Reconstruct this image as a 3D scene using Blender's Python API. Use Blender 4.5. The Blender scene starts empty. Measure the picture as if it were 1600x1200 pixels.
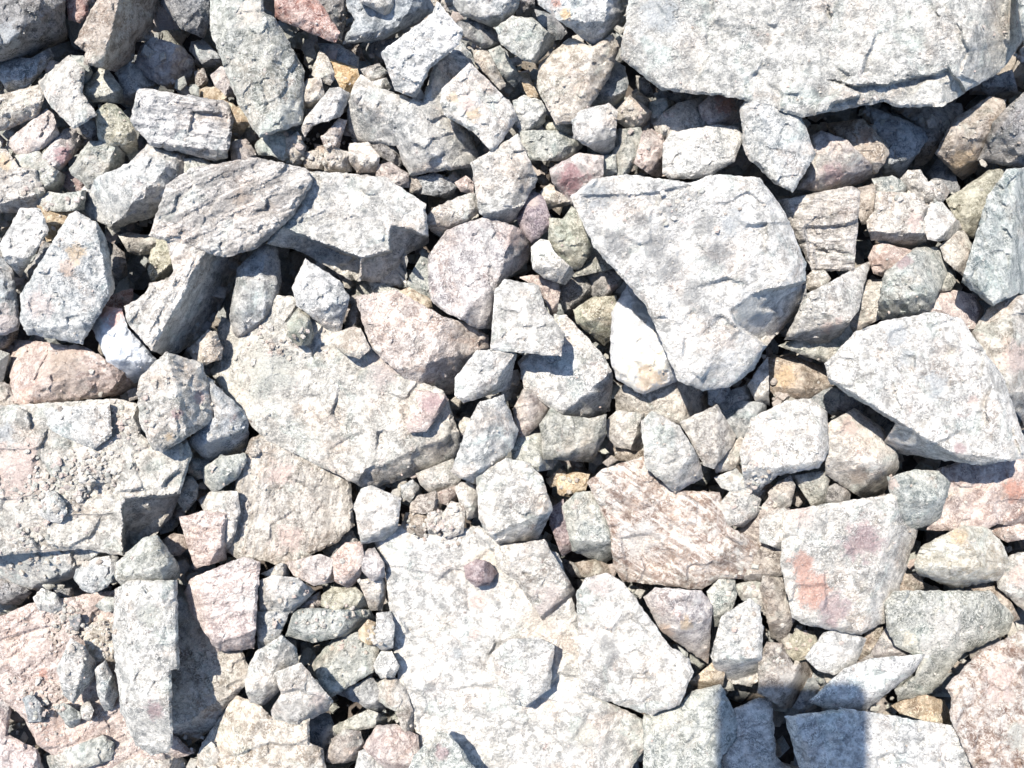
import bpy, math, random
import numpy as np
from mathutils import Vector
from mathutils.geometry import delaunay_2d_cdt

# ------------------------------------------------------------------ units: 1 unit "u" = 0.34 mm
S = 0.00034
HC = 1240.0            # lens height above the bed, in u
D0 = 1160.0            # lens height above the mean rock tops, in u
SUN_EL = math.radians(57)
SUN_DIR = Vector((0.62, -0.785, 0)).normalized()      # way the shadows run on the ground (+x right, -y down the photo)

scene = bpy.context.scene
# camera
cam_d = bpy.data.cameras.new("camera")
cam = bpy.data.objects.new("camera", cam_d)
scene.collection.objects.link(cam)
cam.location = (0, 0, HC * S)
cam_d.sensor_width = 36.0
cam_d.lens = 36.0 * D0 / 1600.0
cam_d.clip_start = 0.005
cam_d.clip_end = 50
scene.camera = cam
# sky
world = bpy.data.worlds.new("World")
scene.world = world
world.use_nodes = True
wn = world.node_tree
sky = wn.nodes.new("ShaderNodeTexSky")
sky.sky_type = 'NISHITA'
sky.sun_disc = False
sky.ozone_density = 3.0
sky.dust_density = 0.4
sky.sun_elevation = SUN_EL
to_sun = -SUN_DIR
sky.sun_rotation = math.atan2(to_sun.x, to_sun.y)
bg = wn.nodes["Background"]
bg.inputs[1].default_value = 0.13
wn.links.new(sky.outputs[0], bg.inputs[0])
# sun
sd = bpy.data.lights.new("sun", 'SUN')
sd.energy = 4.6
sd.angle = math.radians(0.7)
sd.color = (1.0, 0.935, 0.84)
sun = bpy.data.objects.new("sun", sd)
scene.collection.objects.link(sun)
ray = Vector((SUN_DIR.x * math.cos(SUN_EL), SUN_DIR.y * math.cos(SUN_EL), -math.sin(SUN_EL)))
sun.rotation_euler = ray.to_track_quat('-Z', 'Y').to_euler()
# exposure
scene.view_settings.view_transform = 'Standard'
scene.view_settings.look = 'None'
scene.view_settings.exposure = 1.12
scene.view_settings.gamma = 1.0
try:
    scene.cycles.max_bounces = 4
    scene.cycles.diffuse_bounces = 2
except Exception:
    pass

# ------------------------------------------------------------------ noise
rng0 = np.random.RandomState(7)
PERM = rng0.permutation(1024)
GR = rng0.uniform(-1, 1, (1024, 2))
GR /= np.linalg.norm(GR, axis=1)[:, None]

def gnoise(x, y):
    xi = np.floor(x).astype(int); yi = np.floor(y).astype(int)
    fx = x - xi; fy = y - yi
    u = fx * fx * fx * (fx * (fx * 6 - 15) + 10); v = fy * fy * fy * (fy * (fy * 6 - 15) + 10)
    def g(ix, iy, dx, dy):
        h = PERM[(PERM[ix & 1023] + iy) & 1023]
        return GR[h, 0] * dx + GR[h, 1] * dy
    a = g(xi, yi, fx, fy); b = g(xi + 1, yi, fx - 1, fy)
    c = g(xi, yi + 1, fx, fy - 1); d = g(xi + 1, yi + 1, fx - 1, fy - 1)
    return (a + (b - a) * u) * (1 - v) + (c + (d - c) * u) * v

def fbm(x, y, oct=4, gain=0.5, ridged=False):
    s = np.zeros_like(x); a = 1.0
    for i in range(oct):
        n = gnoise(x * 2 ** i + 17.3 * i, y * 2 ** i + 5.1 * i) * 1.5
        s += a * ((0.5 - np.abs(n)) if ridged else n)
        a *= gain
    return s

def cellfac(x, y, seed, tilt):
    """chiselled relief: every Voronoi cell is its own little tilted plane"""
    xi = np.floor(x).astype(int); yi = np.floor(y).astype(int)
    ws = np.zeros_like(x); h = np.zeros_like(x)
    for ox in (-1, 0, 1):
        for oy in (-1, 0, 1):
            cx = xi + ox; cy = yi + oy
            k = PERM[(PERM[(cx + seed) & 1023] + cy * 3) & 1023]
            px = cx + 0.5 + 0.45 * GR[k, 0]; py = cy + 0.5 + 0.45 * GR[(k + 77) & 1023, 1]
            d = (x - px) ** 2 + (y - py) ** 2
            kk = (k + 311) & 1023
            hh = (GR[kk, 0] * (x - px) + GR[kk, 1] * (y - py)) * tilt + 0.25 * tilt * GR[(kk + 5) & 1023, 0]
            w = np.exp(-d * 26)
            h += hh * w; ws += w
    return h / (ws + 1e-12)

# ------------------------------------------------------------------ colours (light tone, dark tone, vein/dust tone)
PAL = {
 'w': ((.53, .505, .46), (.30, .31, .30), (.68, .66, .61)),
 'W': ((.57, .54, .495), (.34, .335, .315), (.74, .715, .665)),
 'g': ((.40, .405, .36), (.205, .22, .20), (.57, .565, .51)),
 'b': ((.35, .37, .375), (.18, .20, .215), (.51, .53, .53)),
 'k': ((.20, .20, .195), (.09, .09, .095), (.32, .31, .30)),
 'c': ((.55, .49, .42), (.34, .30, .25), (.70, .655, .58)),
 'C': ((.47, .45, .40), (.29, .285, .26), (.64, .61, .545)),
 'p': ((.49, .415, .38), (.31, .265, .25), (.66, .60, .55)),
 'P': ((.53, .41, .36), (.35, .275, .25), (.68, .59, .53)),
 'm': ((.30, .20, .205), (.18, .12, .135), (.44, .35, .35)),
 'M': ((.24, .09, .105), (.13, .05, .065), (.44, .31, .31)),
 'R': ((.40, .18, .125), (.24, .11, .085), (.56, .43, .37)),
 'r': ((.32, .205, .14), (.18, .115, .08), (.48, .39, .31)),
 'o': ((.49, .36, .22), (.31, .225, .14), (.64, .55, .42)),
 'O': ((.62, .38, .15), (.43, .26, .11), (.72, .58, .38)),
 't': ((.36, .295, .24), (.195, .16, .13), (.54, .485, .42)),
 'T': ((.50, .37, .285), (.25, .165, .12), (.74, .68, .61)),
 'y': ((.38, .37, .28), (.21, .21, .155), (.54, .53, .43)),
 'Y': ((.64, .58, .46), (.46, .41, .31), (.76, .73, .64)),
 'l': ((.46, .43, .395), (.26, .25, .24), (.64, .60, .55)),
 'q': ((.58, .60, .615), (.46, .48, .50), (.68, .68, .68)),
}

# ------------------------------------------------------------------ materials
def N(nt, t, **kw):
    n = nt.nodes.new(t)
    for k, v in kw.items():
        setattr(n, k, v)
    return n

def mathn(nt, op, a, b=None, c=None, clamp=False):
    n = N(nt, "ShaderNodeMath", operation=op, use_clamp=clamp)
    for i, v in enumerate((a, b, c)):
        if v is None: continue
        if isinstance(v, (int, float)): n.inputs[i].default_value = v
        else: nt.links.new(v, n.inputs[i])
    return n.outputs[0]

def ramp(nt, val, lo, hi):
    n = N(nt, "ShaderNodeMapRange", interpolation_type='SMOOTHSTEP')
    nt.links.new(val, n.inputs[0])
    n.inputs[1].default_value = lo; n.inputs[2].default_value = hi
    return n.outputs[0]

def mix(nt, f, a, b, mode='MIX'):
    n = N(nt, "ShaderNodeMix", data_type='RGBA', blend_type=mode)
    if isinstance(f, (int, float)): n.inputs[0].default_value = f
    else: nt.links.new(f, n.inputs[0])
    for i, v in ((6, a), (7, b)):
        if isinstance(v, tuple): n.inputs[i].default_value = (*v, 1)
        else: nt.links.new(v, n.inputs[i])
    return n.outputs[2]

def attr(nt, name, typ='OBJECT'):
    n = N(nt, "ShaderNodeAttribute", attribute_type=typ, attribute_name=name)
    return n

def noise(nt, vec, scale, detail=4, rough=0.55, dist=0.0, typ=None):
    n = N(nt, "ShaderNodeTexNoise")
    if typ: n.noise_type = typ
    nt.links.new(vec, n.inputs['Vector'])
    n.inputs['Scale'].default_value = scale
    n.inputs['Detail'].default_value = detail
    n.inputs['Roughness'].default_value = rough
    n.inputs['Distortion'].default_value = dist
    return n.outputs[0]

def rock_material(name, quartz=False):
    m = bpy.data.materials.new(name)
    m.use_nodes = True
    nt = m.node_tree; L = nt.links
    bs = nt.nodes["Principled BSDF"]
    tc = N(nt, "ShaderNodeTexCoord")
    sc = N(nt, "ShaderNodeVectorMath", operation='SCALE')
    L.new(tc.outputs['Object'], sc.inputs[0]); sc.inputs['Scale'].default_value = 1 / S
    ad = N(nt, "ShaderNodeVectorMath", operation='ADD')
    L.new(sc.outputs[0], ad.inputs[0]); L.new(attr(nt, 'seed3').outputs['Vector'], ad.inputs[1])
    P = ad.outputs[0]                                     # position in u, shifted per rock
    # coordinates along the grain of the stone: turned by the rock's own angle, then stretched
    vr = N(nt, "ShaderNodeVectorRotate", rotation_type='Z_AXIS')
    L.new(P, vr.inputs['Vector']); L.new(attr(nt, 'grain').outputs['Fac'], vr.inputs['Angle'])
    st = N(nt, "ShaderNodeVectorMath", operation='MULTIPLY')
    L.new(vr.outputs[0], st.inputs[0]); st.inputs[1].default_value = (0.16, 1.0, 0.6)
    G = st.outputs[0]
    colA = attr(nt, 'colA').outputs['Color']; colB = attr(nt, 'colB').outputs['Color']; colC = attr(nt, 'colC').outputs['Color']
    folS = attr(nt, 'fol').outputs['Fac']
    n_big = noise(nt, P, 1 / 55, 5, 0.62, 0.3)
    n_mid = noise(nt, P, 1 / 15, 5, 0.65, 0.4)
    n_fin = noise(nt, P, 1 / 3.4, 4, 0.75)
    n_fol = noise(nt, G, 1 / 7, 4, 0.6, 0.6)
    n_fol2 = noise(nt, G, 1 / 22, 4, 0.6, 1.0)
    # base mottling
    c = mix(nt, ramp(nt, n_big, .36, .64), colB, colA)
    c = mix(nt, mathn(nt, 'MULTIPLY', ramp(nt, n_mid, .42, .66), .75), c, colC)
    c = mix(nt, mathn(nt, 'MULTIPLY', ramp(nt, n_mid, .50, .32), .75), c, colB)
    # warm flush of iron in broad soft areas
    n_w = noise(nt, P, 1 / 80, 4, 0.6, 0.6)
    c = mix(nt, mathn(nt, 'MULTIPLY', ramp(nt, n_w, .50, .68), .5 if not quartz else .15), c, mix(nt, 1.0, c, (1.0, .80, .68), 'MULTIPLY'))
    n_c = noise(nt, P, 1 / 62, 4, 0.6, 0.9, None)
    n_r = noise(nt, P, 1 / 36, 5, 0.68, 1.2)
    c = mix(nt, mathn(nt, 'MULTIPLY', ramp(nt, n_c, .46, .34), .6 if not quartz else .1), c, mix(nt, 1.0, c, (.80, .94, .95), 'MULTIPLY'))
    c = mix(nt, mathn(nt, 'MULTIPLY', ramp(nt, n_r, .60, .74), .8 if not quartz else .1), c, mix(nt, 1.0, c, (.90, .68, .66), 'MULTIPLY'))
    # crackled net of pale threads
    n_net = noise(nt, P, 1 / 9, 4, 0.6, 1.2)
    net = ramp(nt, mathn(nt, 'ABSOLUTE', mathn(nt, 'SUBTRACT', n_net, .5)), .055, .01)
    nk = attr(nt, 'threads').outputs['Fac']
    area = mathn(nt, 'MULTIPLY', nk, mathn(nt, 'ADD', .25, mathn(nt, 'MULTIPLY', ramp(nt, n_r, .38, .58), .75)))
    c = mix(nt, mathn(nt, 'MULTIPLY', mathn(nt, 'MULTIPLY', net, area), 1.0 if not quartz else .1), c, colC)
    n_net2 = noise(nt, P, 1 / 6, 3, 0.6, 1.6)
    net2 = ramp(nt, mathn(nt, 'ABSOLUTE', mathn(nt, 'SUBTRACT', n_net2, .42)), .03, .0)
    c = mix(nt, mathn(nt, 'MULTIPLY', mathn(nt, 'MULTIPLY', net2, area), .75 if not quartz else .05), c, colB)
    # grain streaks
    fs = mathn(nt, 'MULTIPLY', ramp(nt, n_fol, .50, .66), mathn(nt, 'MULTIPLY', folS, .8))
    c = mix(nt, fs, c, colC)
    fs2 = mathn(nt, 'MULTIPLY', ramp(nt, n_fol2, .50, .36), mathn(nt, 'MULTIPLY', folS, .8))
    c = mix(nt, fs2, c, colB)
    # stains (shape from the mesh, edge broken up by noise)
    sa = attr(nt, 'stain', 'GEOMETRY')
    al = mathn(nt, 'ADD', sa.outputs['Alpha'], mathn(nt, 'MULTIPLY', mathn(nt, 'SUBTRACT', n_mid, .5), 1.5))
    al = mathn(nt, 'ADD', al, mathn(nt, 'MULTIPLY', mathn(nt, 'SUBTRACT', n_fin, .5), 1.6))
    al = mathn(nt, 'MULTIPLY', ramp(nt, al, .32, .85), ramp(nt, sa.outputs['Alpha'], 0.02, 0.3))
    al = mathn(nt, 'MULTIPLY', al, .68)
    c = mix(nt, al, c, sa.outputs['Color'])
    # mineral speckle: fine dark and light grains
    sp = ramp(nt, n_fin, .46, .30)
    spk = mathn(nt, 'ADD', .3, mathn(nt, 'MULTIPLY', nk, .6))
    c = mix(nt, mathn(nt, 'MULTIPLY', sp, spk if not quartz else .15), c, mix(nt, .55, colB, (.09, .09, .095)))
    c = mix(nt, mathn(nt, 'MULTIPLY', ramp(nt, n_fin, .56, .72), .6), c, colC)
    # hairline cracks / pits
    vo = N(nt, "ShaderNodeTexVoronoi", feature='DISTANCE_TO_EDGE')
    wv = N(nt, "ShaderNodeVectorMath", operation='ADD')
    nc = N(nt, "ShaderNodeTexNoise"); L.new(P, nc.inputs['Vector']); nc.inputs['Scale'].default_value = 1 / 16; nc.inputs['Detail'].default_value = 4
    wm = N(nt, "ShaderNodeVectorMath", operation='SCALE'); L.new(nc.outputs['Color'], wm.inputs[0]); wm.inputs['Scale'].default_value = 26
    L.new(P, wv.inputs[0]); L.new(wm.outputs[0], wv.inputs[1])
    L.new(wv.outputs[0], vo.inputs['Vector']); vo.inputs['Scale'].default_value = 1 / 34
    crack = mathn(nt, 'MULTIPLY', ramp(nt, vo.outputs['Distance'], .035, .0), ramp(nt, n_w, .54, .60))
    crack = mathn(nt, 'MULTIPLY', crack, .0 if quartz else .3)
    c = mix(nt, crack, c, mix(nt, .5, colB, (.07, .06, .055)))
    L.new(c, bs.inputs['Base Color'])
    bs.inputs['Roughness'].default_value = .9 if not quartz else .2
    bs.inputs['Specular IOR Level'].default_value = .25 if not quartz else .5
    if quartz:
        bs.inputs['Subsurface Weight'].default_value = .6
        bs.inputs['Subsurface Radius'].default_value = (1, 1, 1)
        bs.inputs['Subsurface Scale'].default_value = .004
    # relief
    n_pit = noise(nt, P, 1 / 4.2, 5, 0.75, 0.8)
    h = mathn(nt, 'ADD', mathn(nt, 'MULTIPLY', n_pit, 5.0 if not quartz else 1.5), mathn(nt, 'MULTIPLY', n_fin, 2.2 if not quartz else .5))
    h = mathn(nt, 'ADD', h, mathn(nt, 'MULTIPLY', n_fol, mathn(nt, 'MULTIPLY', folS, 3.0)))
    h = mathn(nt, 'SUBTRACT', h, mathn(nt, 'MULTIPLY', crack, 3.0))
    bp = N(nt, "ShaderNodeBump")
    bp.inputs['Strength'].default_value = 1.0
    bp.inputs['Distance'].default_value = S
    L.new(h, bp.inputs['Height'])
    L.new(bp.outputs[0], bs.inputs['Normal'])
    return m

M_ROCK = rock_material("rock")
M_QUARTZ = rock_material("quartz", True)

# ------------------------------------------------------------------ geometry helpers
def densify(poly, step):
    out = []
    n = len(poly)
    for i in range(n):
        a = poly[i]; b = poly[(i + 1) % n]
        d = math.hypot(b[0] - a[0], b[1] - a[1])
        k = max(1, int(round(d / step)))
        for j in range(k):
            out.append((a[0] + (b[0] - a[0]) * j / k, a[1] + (b[1] - a[1]) * j / k))
    return np.array(out)

def corners(poly, tol):
    """keep only the real corners of a traced outline (Douglas-Peucker on a closed loop)"""
    P = np.array(poly, float); n = len(P)
    if n < 6: return poly
    c = P.mean(0)
    i0 = int(np.argmax(np.hypot(*(P - c).T))); P = np.roll(P, -i0, axis=0)
    i1 = int(np.argmax(np.hypot(*(P - P[0]).T)))
    def dp(a):
        if len(a) < 3: return [tuple(a[0])]
        d = a[-1] - a[0]; l = np.hypot(*d) + 1e-9
        h = np.abs((a[:, 0] - a[0, 0]) * d[1] - (a[:, 1] - a[0, 1]) * d[0]) / l
        k = int(np.argmax(h))
        if h[k] < tol: return [tuple(a[0])]
        return dp(a[:k + 1]) + dp(a[k:])
    out = dp(P[:i1 + 1]) + dp(np.vstack([P[i1:], P[:1]]))
    if len(out) < 4: return poly
    o = np.array(out); c = P.mean(0)
    sz = math.sqrt(abs(area_centroid(poly)[0]))
    return [tuple(q) for q in c + (o - c) * (1.012 + min(.055, 2.6 / sz))]

def inside(px, py, poly):
    r = np.zeros(px.shape, bool)
    n = len(poly); j = n - 1
    for i in range(n):
        xi, yi = poly[i]; xj, yj = poly[j]
        c = ((yi > py) != (yj > py)) & (px < (xj - xi) * (py - yi) / ((yj - yi) or 1e-9) + xi)
        r ^= c; j = i
    return r

def segdist(px, py, poly, closed=True):
    best = np.full(px.shape, 1e9)
    n = len(poly)
    for i in range(n if closed else n - 1):
        ax, ay = poly[i]; bx, by = poly[(i + 1) % n]
        dx, dy = bx - ax, by - ay
        t = np.clip(((px - ax) * dx + (py - ay) * dy) / (dx * dx + dy * dy + 1e-9), 0, 1)
        best = np.minimum(best, np.hypot(px - ax - t * dx, py - ay - t * dy))
    return best

def area_centroid(poly):
    a = cx = cy = 0
    n = len(poly)
    for i in range(n):
        x0, y0 = poly[i]; x1, y1 = poly[(i + 1) % n]
        w = x0 * y1 - x1 * y0
        a += w; cx += (x0 + x1) * w; cy += (y0 + y1) * w
    return a / 2, cx / (3 * a), cy / (3 * a)

# coarse map of the tops of everything, used to rest small chips on the rocks
HM_N = 4
hm = np.full((1300 // HM_N, 1700 // HM_N), -60.0)

def make_rock(z0, colkey, poly, opts, rs, step=3.2, rough=1.0):
    """returns vertex array (photo px, z in u), faces, stain colours"""
    a, cx, cy = area_centroid(poly)
    if a < 0:
        poly = poly[::-1]
    A = abs(a); size = math.sqrt(A)
    # rough outline
    poly = corners(poly, max(2.5, min(7.0, .08 * size)))
    step = 2.8
    if size < 110: rough = rough * .75
    out = densify(poly, step * .8)
    seed = rs.uniform(0, 500)
    amp = min(1.6, 0.012 * size + .4) * rough
    nx = fbm(out[:, 0] / 13 + seed, out[:, 1] / 13, 3); ny = fbm(out[:, 0] / 13, out[:, 1] / 13 + seed, 3)
    out = out + np.stack([nx, ny], 1) * amp
    pl = [tuple(p) for p in out]
    x0, y0 = out.min(0); x1, y1 = out.max(0)
    gx, gy = np.meshgrid(np.arange(x0, x1, step), np.arange(y0, y1, step * .87))
    gx = gx + (np.arange(gx.shape[0])[:, None] % 2) * step / 2
    gx = gx.ravel() + rs.uniform(-.25, .25, gx.size) * step; gy = gy.ravel() + rs.uniform(-.25, .25, gy.size) * step
    m = inside(gx, gy, pl)
    gx, gy = gx[m], gy[m]
    dd = segdist(gx, gy, poly)
    m = dd > step * .75 + amp * .6
    gx, gy, dd = gx[m], gy[m], dd[m]
    X = np.concatenate([out[:, 0], gx]); Y = np.concatenate([out[:, 1], gy])
    Dg = np.concatenate([np.zeros(len(out)), dd])
    nb = len(out)
    verts2 = [Vector((float(x), float(y))) for x, y in zip(X, Y)]
    r = delaunay_2d_cdt(verts2, [], [list(range(nb))], 1, 1e-4)
    if len(r[0]) != len(verts2):
        # cdt merged or added points (crossing outline): use its points
        V2 = np.array([(v.x, v.y) for v in r[0]]); X, Y = V2[:, 0], V2[:, 1]
        Dg = segdist(X, Y, pl); Dg[Dg < 1e-3] = 0
    tris = [f for f in r[2]]
    # ---- top relief: lowest of a set of cutting planes
    T = np.full(X.shape, 0.0)
    cxx = (X - cx); cyy = (Y - cy)
    wx = X + 2.4 * fbm(X / 28 + seed, Y / 28, 2); wy = Y + 2.4 * fbm(X / 28, Y / 28 + seed, 2)
    taz = rs.uniform(0, 2 * math.pi); tsl = min(math.tan(math.radians(rs.uniform(0, 12))), 14 / size)
    T += tsl * (math.cos(taz) * cxx + math.sin(taz) * cyy)
    for c in opts.get('c', []):
        ax, ay, bx, by, deg = c
        dx, dy = bx - ax, by - ay; l = math.hypot(dx, dy); nxv, nyv = -dy / l, dx / l
        dc = nxv * (cx - ax) + nyv * (cy - ay)
        if abs(dc) < .16 * size:
            if nxv * .62 + nyv * .785 < 0: nxv, nyv = -nxv, -nyv
        elif dc > 0:
            nxv, nyv = -nxv, -nyv
        if deg >= 25: deg = min(63, deg * 1.22)
        s = nxv * (wx - ax) + nyv * (wy - ay)
        T = np.where(s > 0, np.minimum(T, T - s * math.tan(math.radians(deg))), T)
    nrand = opts.get('n', 4)
    ph = rs.uniform(0, 6.28)
    for k in range(nrand):
        th = ph + k * 6.283 / max(1, nrand) + rs.uniform(-.5, .5)
        ux, uy = math.cos(th), math.sin(th)
        ext = ((out[:, 0] - cx) * ux + (out[:, 1] - cy) * uy).max()
        off = ext * rs.uniform(.05, .72)
        s = (wx - cx) * ux + (wy - cy) * uy - off
        deg = rs.uniform(16, 46)
        if k == 0 and size < 150 and rs.uniform() < .65:
            th = math.atan2(.785, .62) + rs.uniform(-.8, .8); ux, uy = math.cos(th), math.sin(th)
            ext = ((out[:, 0] - cx) * ux + (out[:, 1] - cy) * uy).max()
            off = ext * rs.uniform(.35, .72); deg = rs.uniform(48, 60)
            s = (wx - cx) * ux + (wy - cy) * uy - off
        if size > 150:
            off = ext * rs.uniform(.5, .8); deg = rs.uniform(8, 24)
            s = (wx - cx) * ux + (wy - cy) * uy - off
        T = np.where(s > 0, T - s * math.tan(math.radians(deg)), T)
    for dep, pg in opts.get('s', []):
        ins = inside(wx, wy, pg)
        dist = segdist(wx, wy, pg)
        T = T - np.where(ins, dep * np.clip(dist / 3.0, 0, 1), 0)
    for deg, pg in opts.get('d', []):
        ins = inside(wx, wy, pg)
        pr = np.array([a_ * .62 + b_ * .785 for a_, b_ in pg])
        sh = (wx * .62 + wy * .785) - pr.min()
        T = T - np.where(ins, np.clip(segdist(wx, wy, pg) / 4, 0, 1) * np.clip(sh * math.tan(math.radians(deg)), 0, 70), 0)
    # natural break surface
    lam = max(16.0, size * .33)
    T += fbm(X / lam + seed, Y / lam + seed, 3) * lam * .035 * rough * min(1.0, 220 / size)
    T += np.minimum(0, fbm(X / 70 + seed, Y / 40 - seed, 5, .6, True) + .12) * min(9.0, size * .03)
    cs = max(13.0, size * .17)
    T += cellfac(wx / cs, wy / cs, int(seed), .30) * cs * (.8 if size < 110 else .55) * rough * min(1.0, 260 / size)
    T += cellfac(wx / 9 + seed, wy / 9, int(seed) + 9, .26) * 4.0 * rough
    T += fbm(X / 9 + seed, Y / 9, 3) * .6 * rough
    f = opts.get('f')
    if f is not None:
        ca, sa = math.cos(math.radians(f)), math.sin(math.radians(f))
        uu = X * ca + Y * sa; vv = -X * sa + Y * ca
        q = vv / 11 + .8 * fbm(uu / 60 + seed, vv / 25, 2)
        T += (np.floor(q) % 3 - 1) * .8 + fbm(uu / 45, vv / 5 + seed, 3) * 1.1
    # shaded, bevelled rim
    bev = min(4.5, .03 * size + 1)
    T -= bev * np.exp(-Dg / 2.2)
    T -= min(2.5, .02 * size) * np.exp(-Dg / 8.0)
    T = T - np.median(T) + z0
    minw = A / max(x1 - x0, y1 - y0)
    lo = z0 - max(30, min(150, .9 * size))
    T = np.maximum(T, lo + 6 + 3 * fbm(X / 12, Y / 12 + seed, 2))
    # ---- sides and underside
    thick = opts.get('h', max(26.0, min(105.0, .62 * minw)))
    nv = len(X)
    loop = None
    # boundary of triangulation
    ed = {}
    for t in tris:
        for i in range(len(t)):
            e = (t[i], t[(i + 1) % len(t)])
            ed[e] = 1
    nxt = {}
    for (p, q) in ed:
        if (q, p) not in ed:
            nxt[p] = q
    st = next(iter(nxt)); loop = [st]; cur = nxt[st]
    while cur != st and cur in nxt and len(loop) < len(nxt) + 2:
        loop.append(cur); cur = nxt[cur]
    ring = np.array(loop)
    bx, by, bz = X[ring], Y[ring], T[ring]
    VX, VY, VZ = [X], [Y], [T]
    faces = [tuple(t) for t in tris]
    prev = ring; base = nv; nr = len(ring)
    for k, (fr, ins_) in enumerate(((.30, .01), (.65, .07), (1.0, .22))):
        jx = fbm(bx / 11 + 3 * k, by / 11 + seed, 2) * 2.5; jy = fbm(bx / 11 + seed, by / 11 + 3 * k, 2) * 2.5
        sx = cx + (bx - cx) * (1 - ins_) + jx; sy = cy + (by - cy) * (1 - ins_) + jy
        zt = z0 - bev - thick
        sz = bz + (np.minimum(zt, bz - 12) - bz) * fr
        VX.append(sx); VY.append(sy); VZ.append(sz)
        cur_ids = np.arange(base, base + nr)
        for i in range(nr):
            j = (i + 1) % nr
            faces.append((prev[j], prev[i], cur_ids[i], cur_ids[j]))
        prev = cur_ids; base += nr
    VX.append(np.array([cx])); VY.append(np.array([cy])); VZ.append(np.array([z0 - bev - thick - 4]))
    for i in range(nr):
        faces.append((prev[(i + 1) % nr], prev[i], base))
    X = np.concatenate(VX); Y = np.concatenate(VY); Z = np.concatenate(VZ)
    stain = np.zeros((len(X), 4))
    for (px, py, pr, key) in opts.get('p', []):
        d = np.hypot(X - px, (Y - py)) + fbm(X / (pr * .8) + px, Y / (pr * .8), 2) * pr * .45
        w = np.clip(1.25 - d / pr * .75, 0, 1)
        m = w > stain[:, 3]
        stain[m, :3] = PAL[key][0]; stain[m, 3] = w[m]
    # height map
    ii = ((Y[:nv] + 50) / HM_N).astype(int); jj = ((X[:nv] + 50) / HM_N).astype(int)
    ok = (ii >= 0) & (jj >= 0) & (ii < hm.shape[0]) & (jj < hm.shape[1])
    np.maximum.at(hm, (ii[ok], jj[ok]), Z[:nv][ok])
    return X, Y, Z, faces, stain, (cx, cy, size)

def to_world(X, Y, Z):
    k = (HC - Z) / D0
    return np.stack([(X - 800) * k * S, -(Y - 600) * k * S, Z * S], 1)

def mesh_object(name, W, faces, mat, origin, stain=None):
    me = bpy.data.meshes.new(name)
    W = W - np.array(origin)
    # photo y runs down, so flip winding
    me.from_pydata(W.tolist(), [], [tuple(reversed([int(i) for i in f])) for f in faces])
    me.update()
    if stain is not None:
        ca = me.color_attributes.new("stain", 'FLOAT_COLOR', 'POINT')
        ca.data.foreach_set("color", stain.astype(np.float32).ravel())
    me.shade_smooth()
    try:
        me.set_sharp_from_angle(angle=math.radians(24))
    except Exception:
        pass
    me.materials.append(mat)
    ob = bpy.data.objects.new(name, me)
    scene.collection.objects.link(ob)
    ob.location = origin
    return ob

def dress(ob, key, rs, fol, f=0.0):
    a, b, c = PAL[key]
    q = .12 if key in 'OMRqYWTtoPg' else .27
    a, b, c = (tuple(u_ * (1 - q) + v_ * q for u_, v_ in zip(t_, n_)) for t_, n_ in ((a, (.48, .455, .41)), (b, (.15, .15, .15)), (c, (.68, .65, .60))))
    a = tuple(v * .90 for v in a); b = tuple(v * .80 for v in b); c = tuple(min(.86, v * 1.12) for v in c)
    jit = rs.uniform(.92, 1.08); tint = rs.uniform(-.012, .012)
    for nm, col in (('colA', a), ('colB', b), ('colC', c)):
        ob[nm] = [max(0.0, min(.9, col[0] * jit + tint)), max(0.0, min(.9, col[1] * jit)), max(0.0, min(.9, col[2] * jit - tint))]
    ob['seed3'] = [float(rs.uniform(0, 3000)) for _ in range(3)]
    ob['threads'] = float(rs.uniform(.5, 1.0))
    ob['grain'] = float(math.radians(f))
    ob['fol'] = float(fol)

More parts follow.
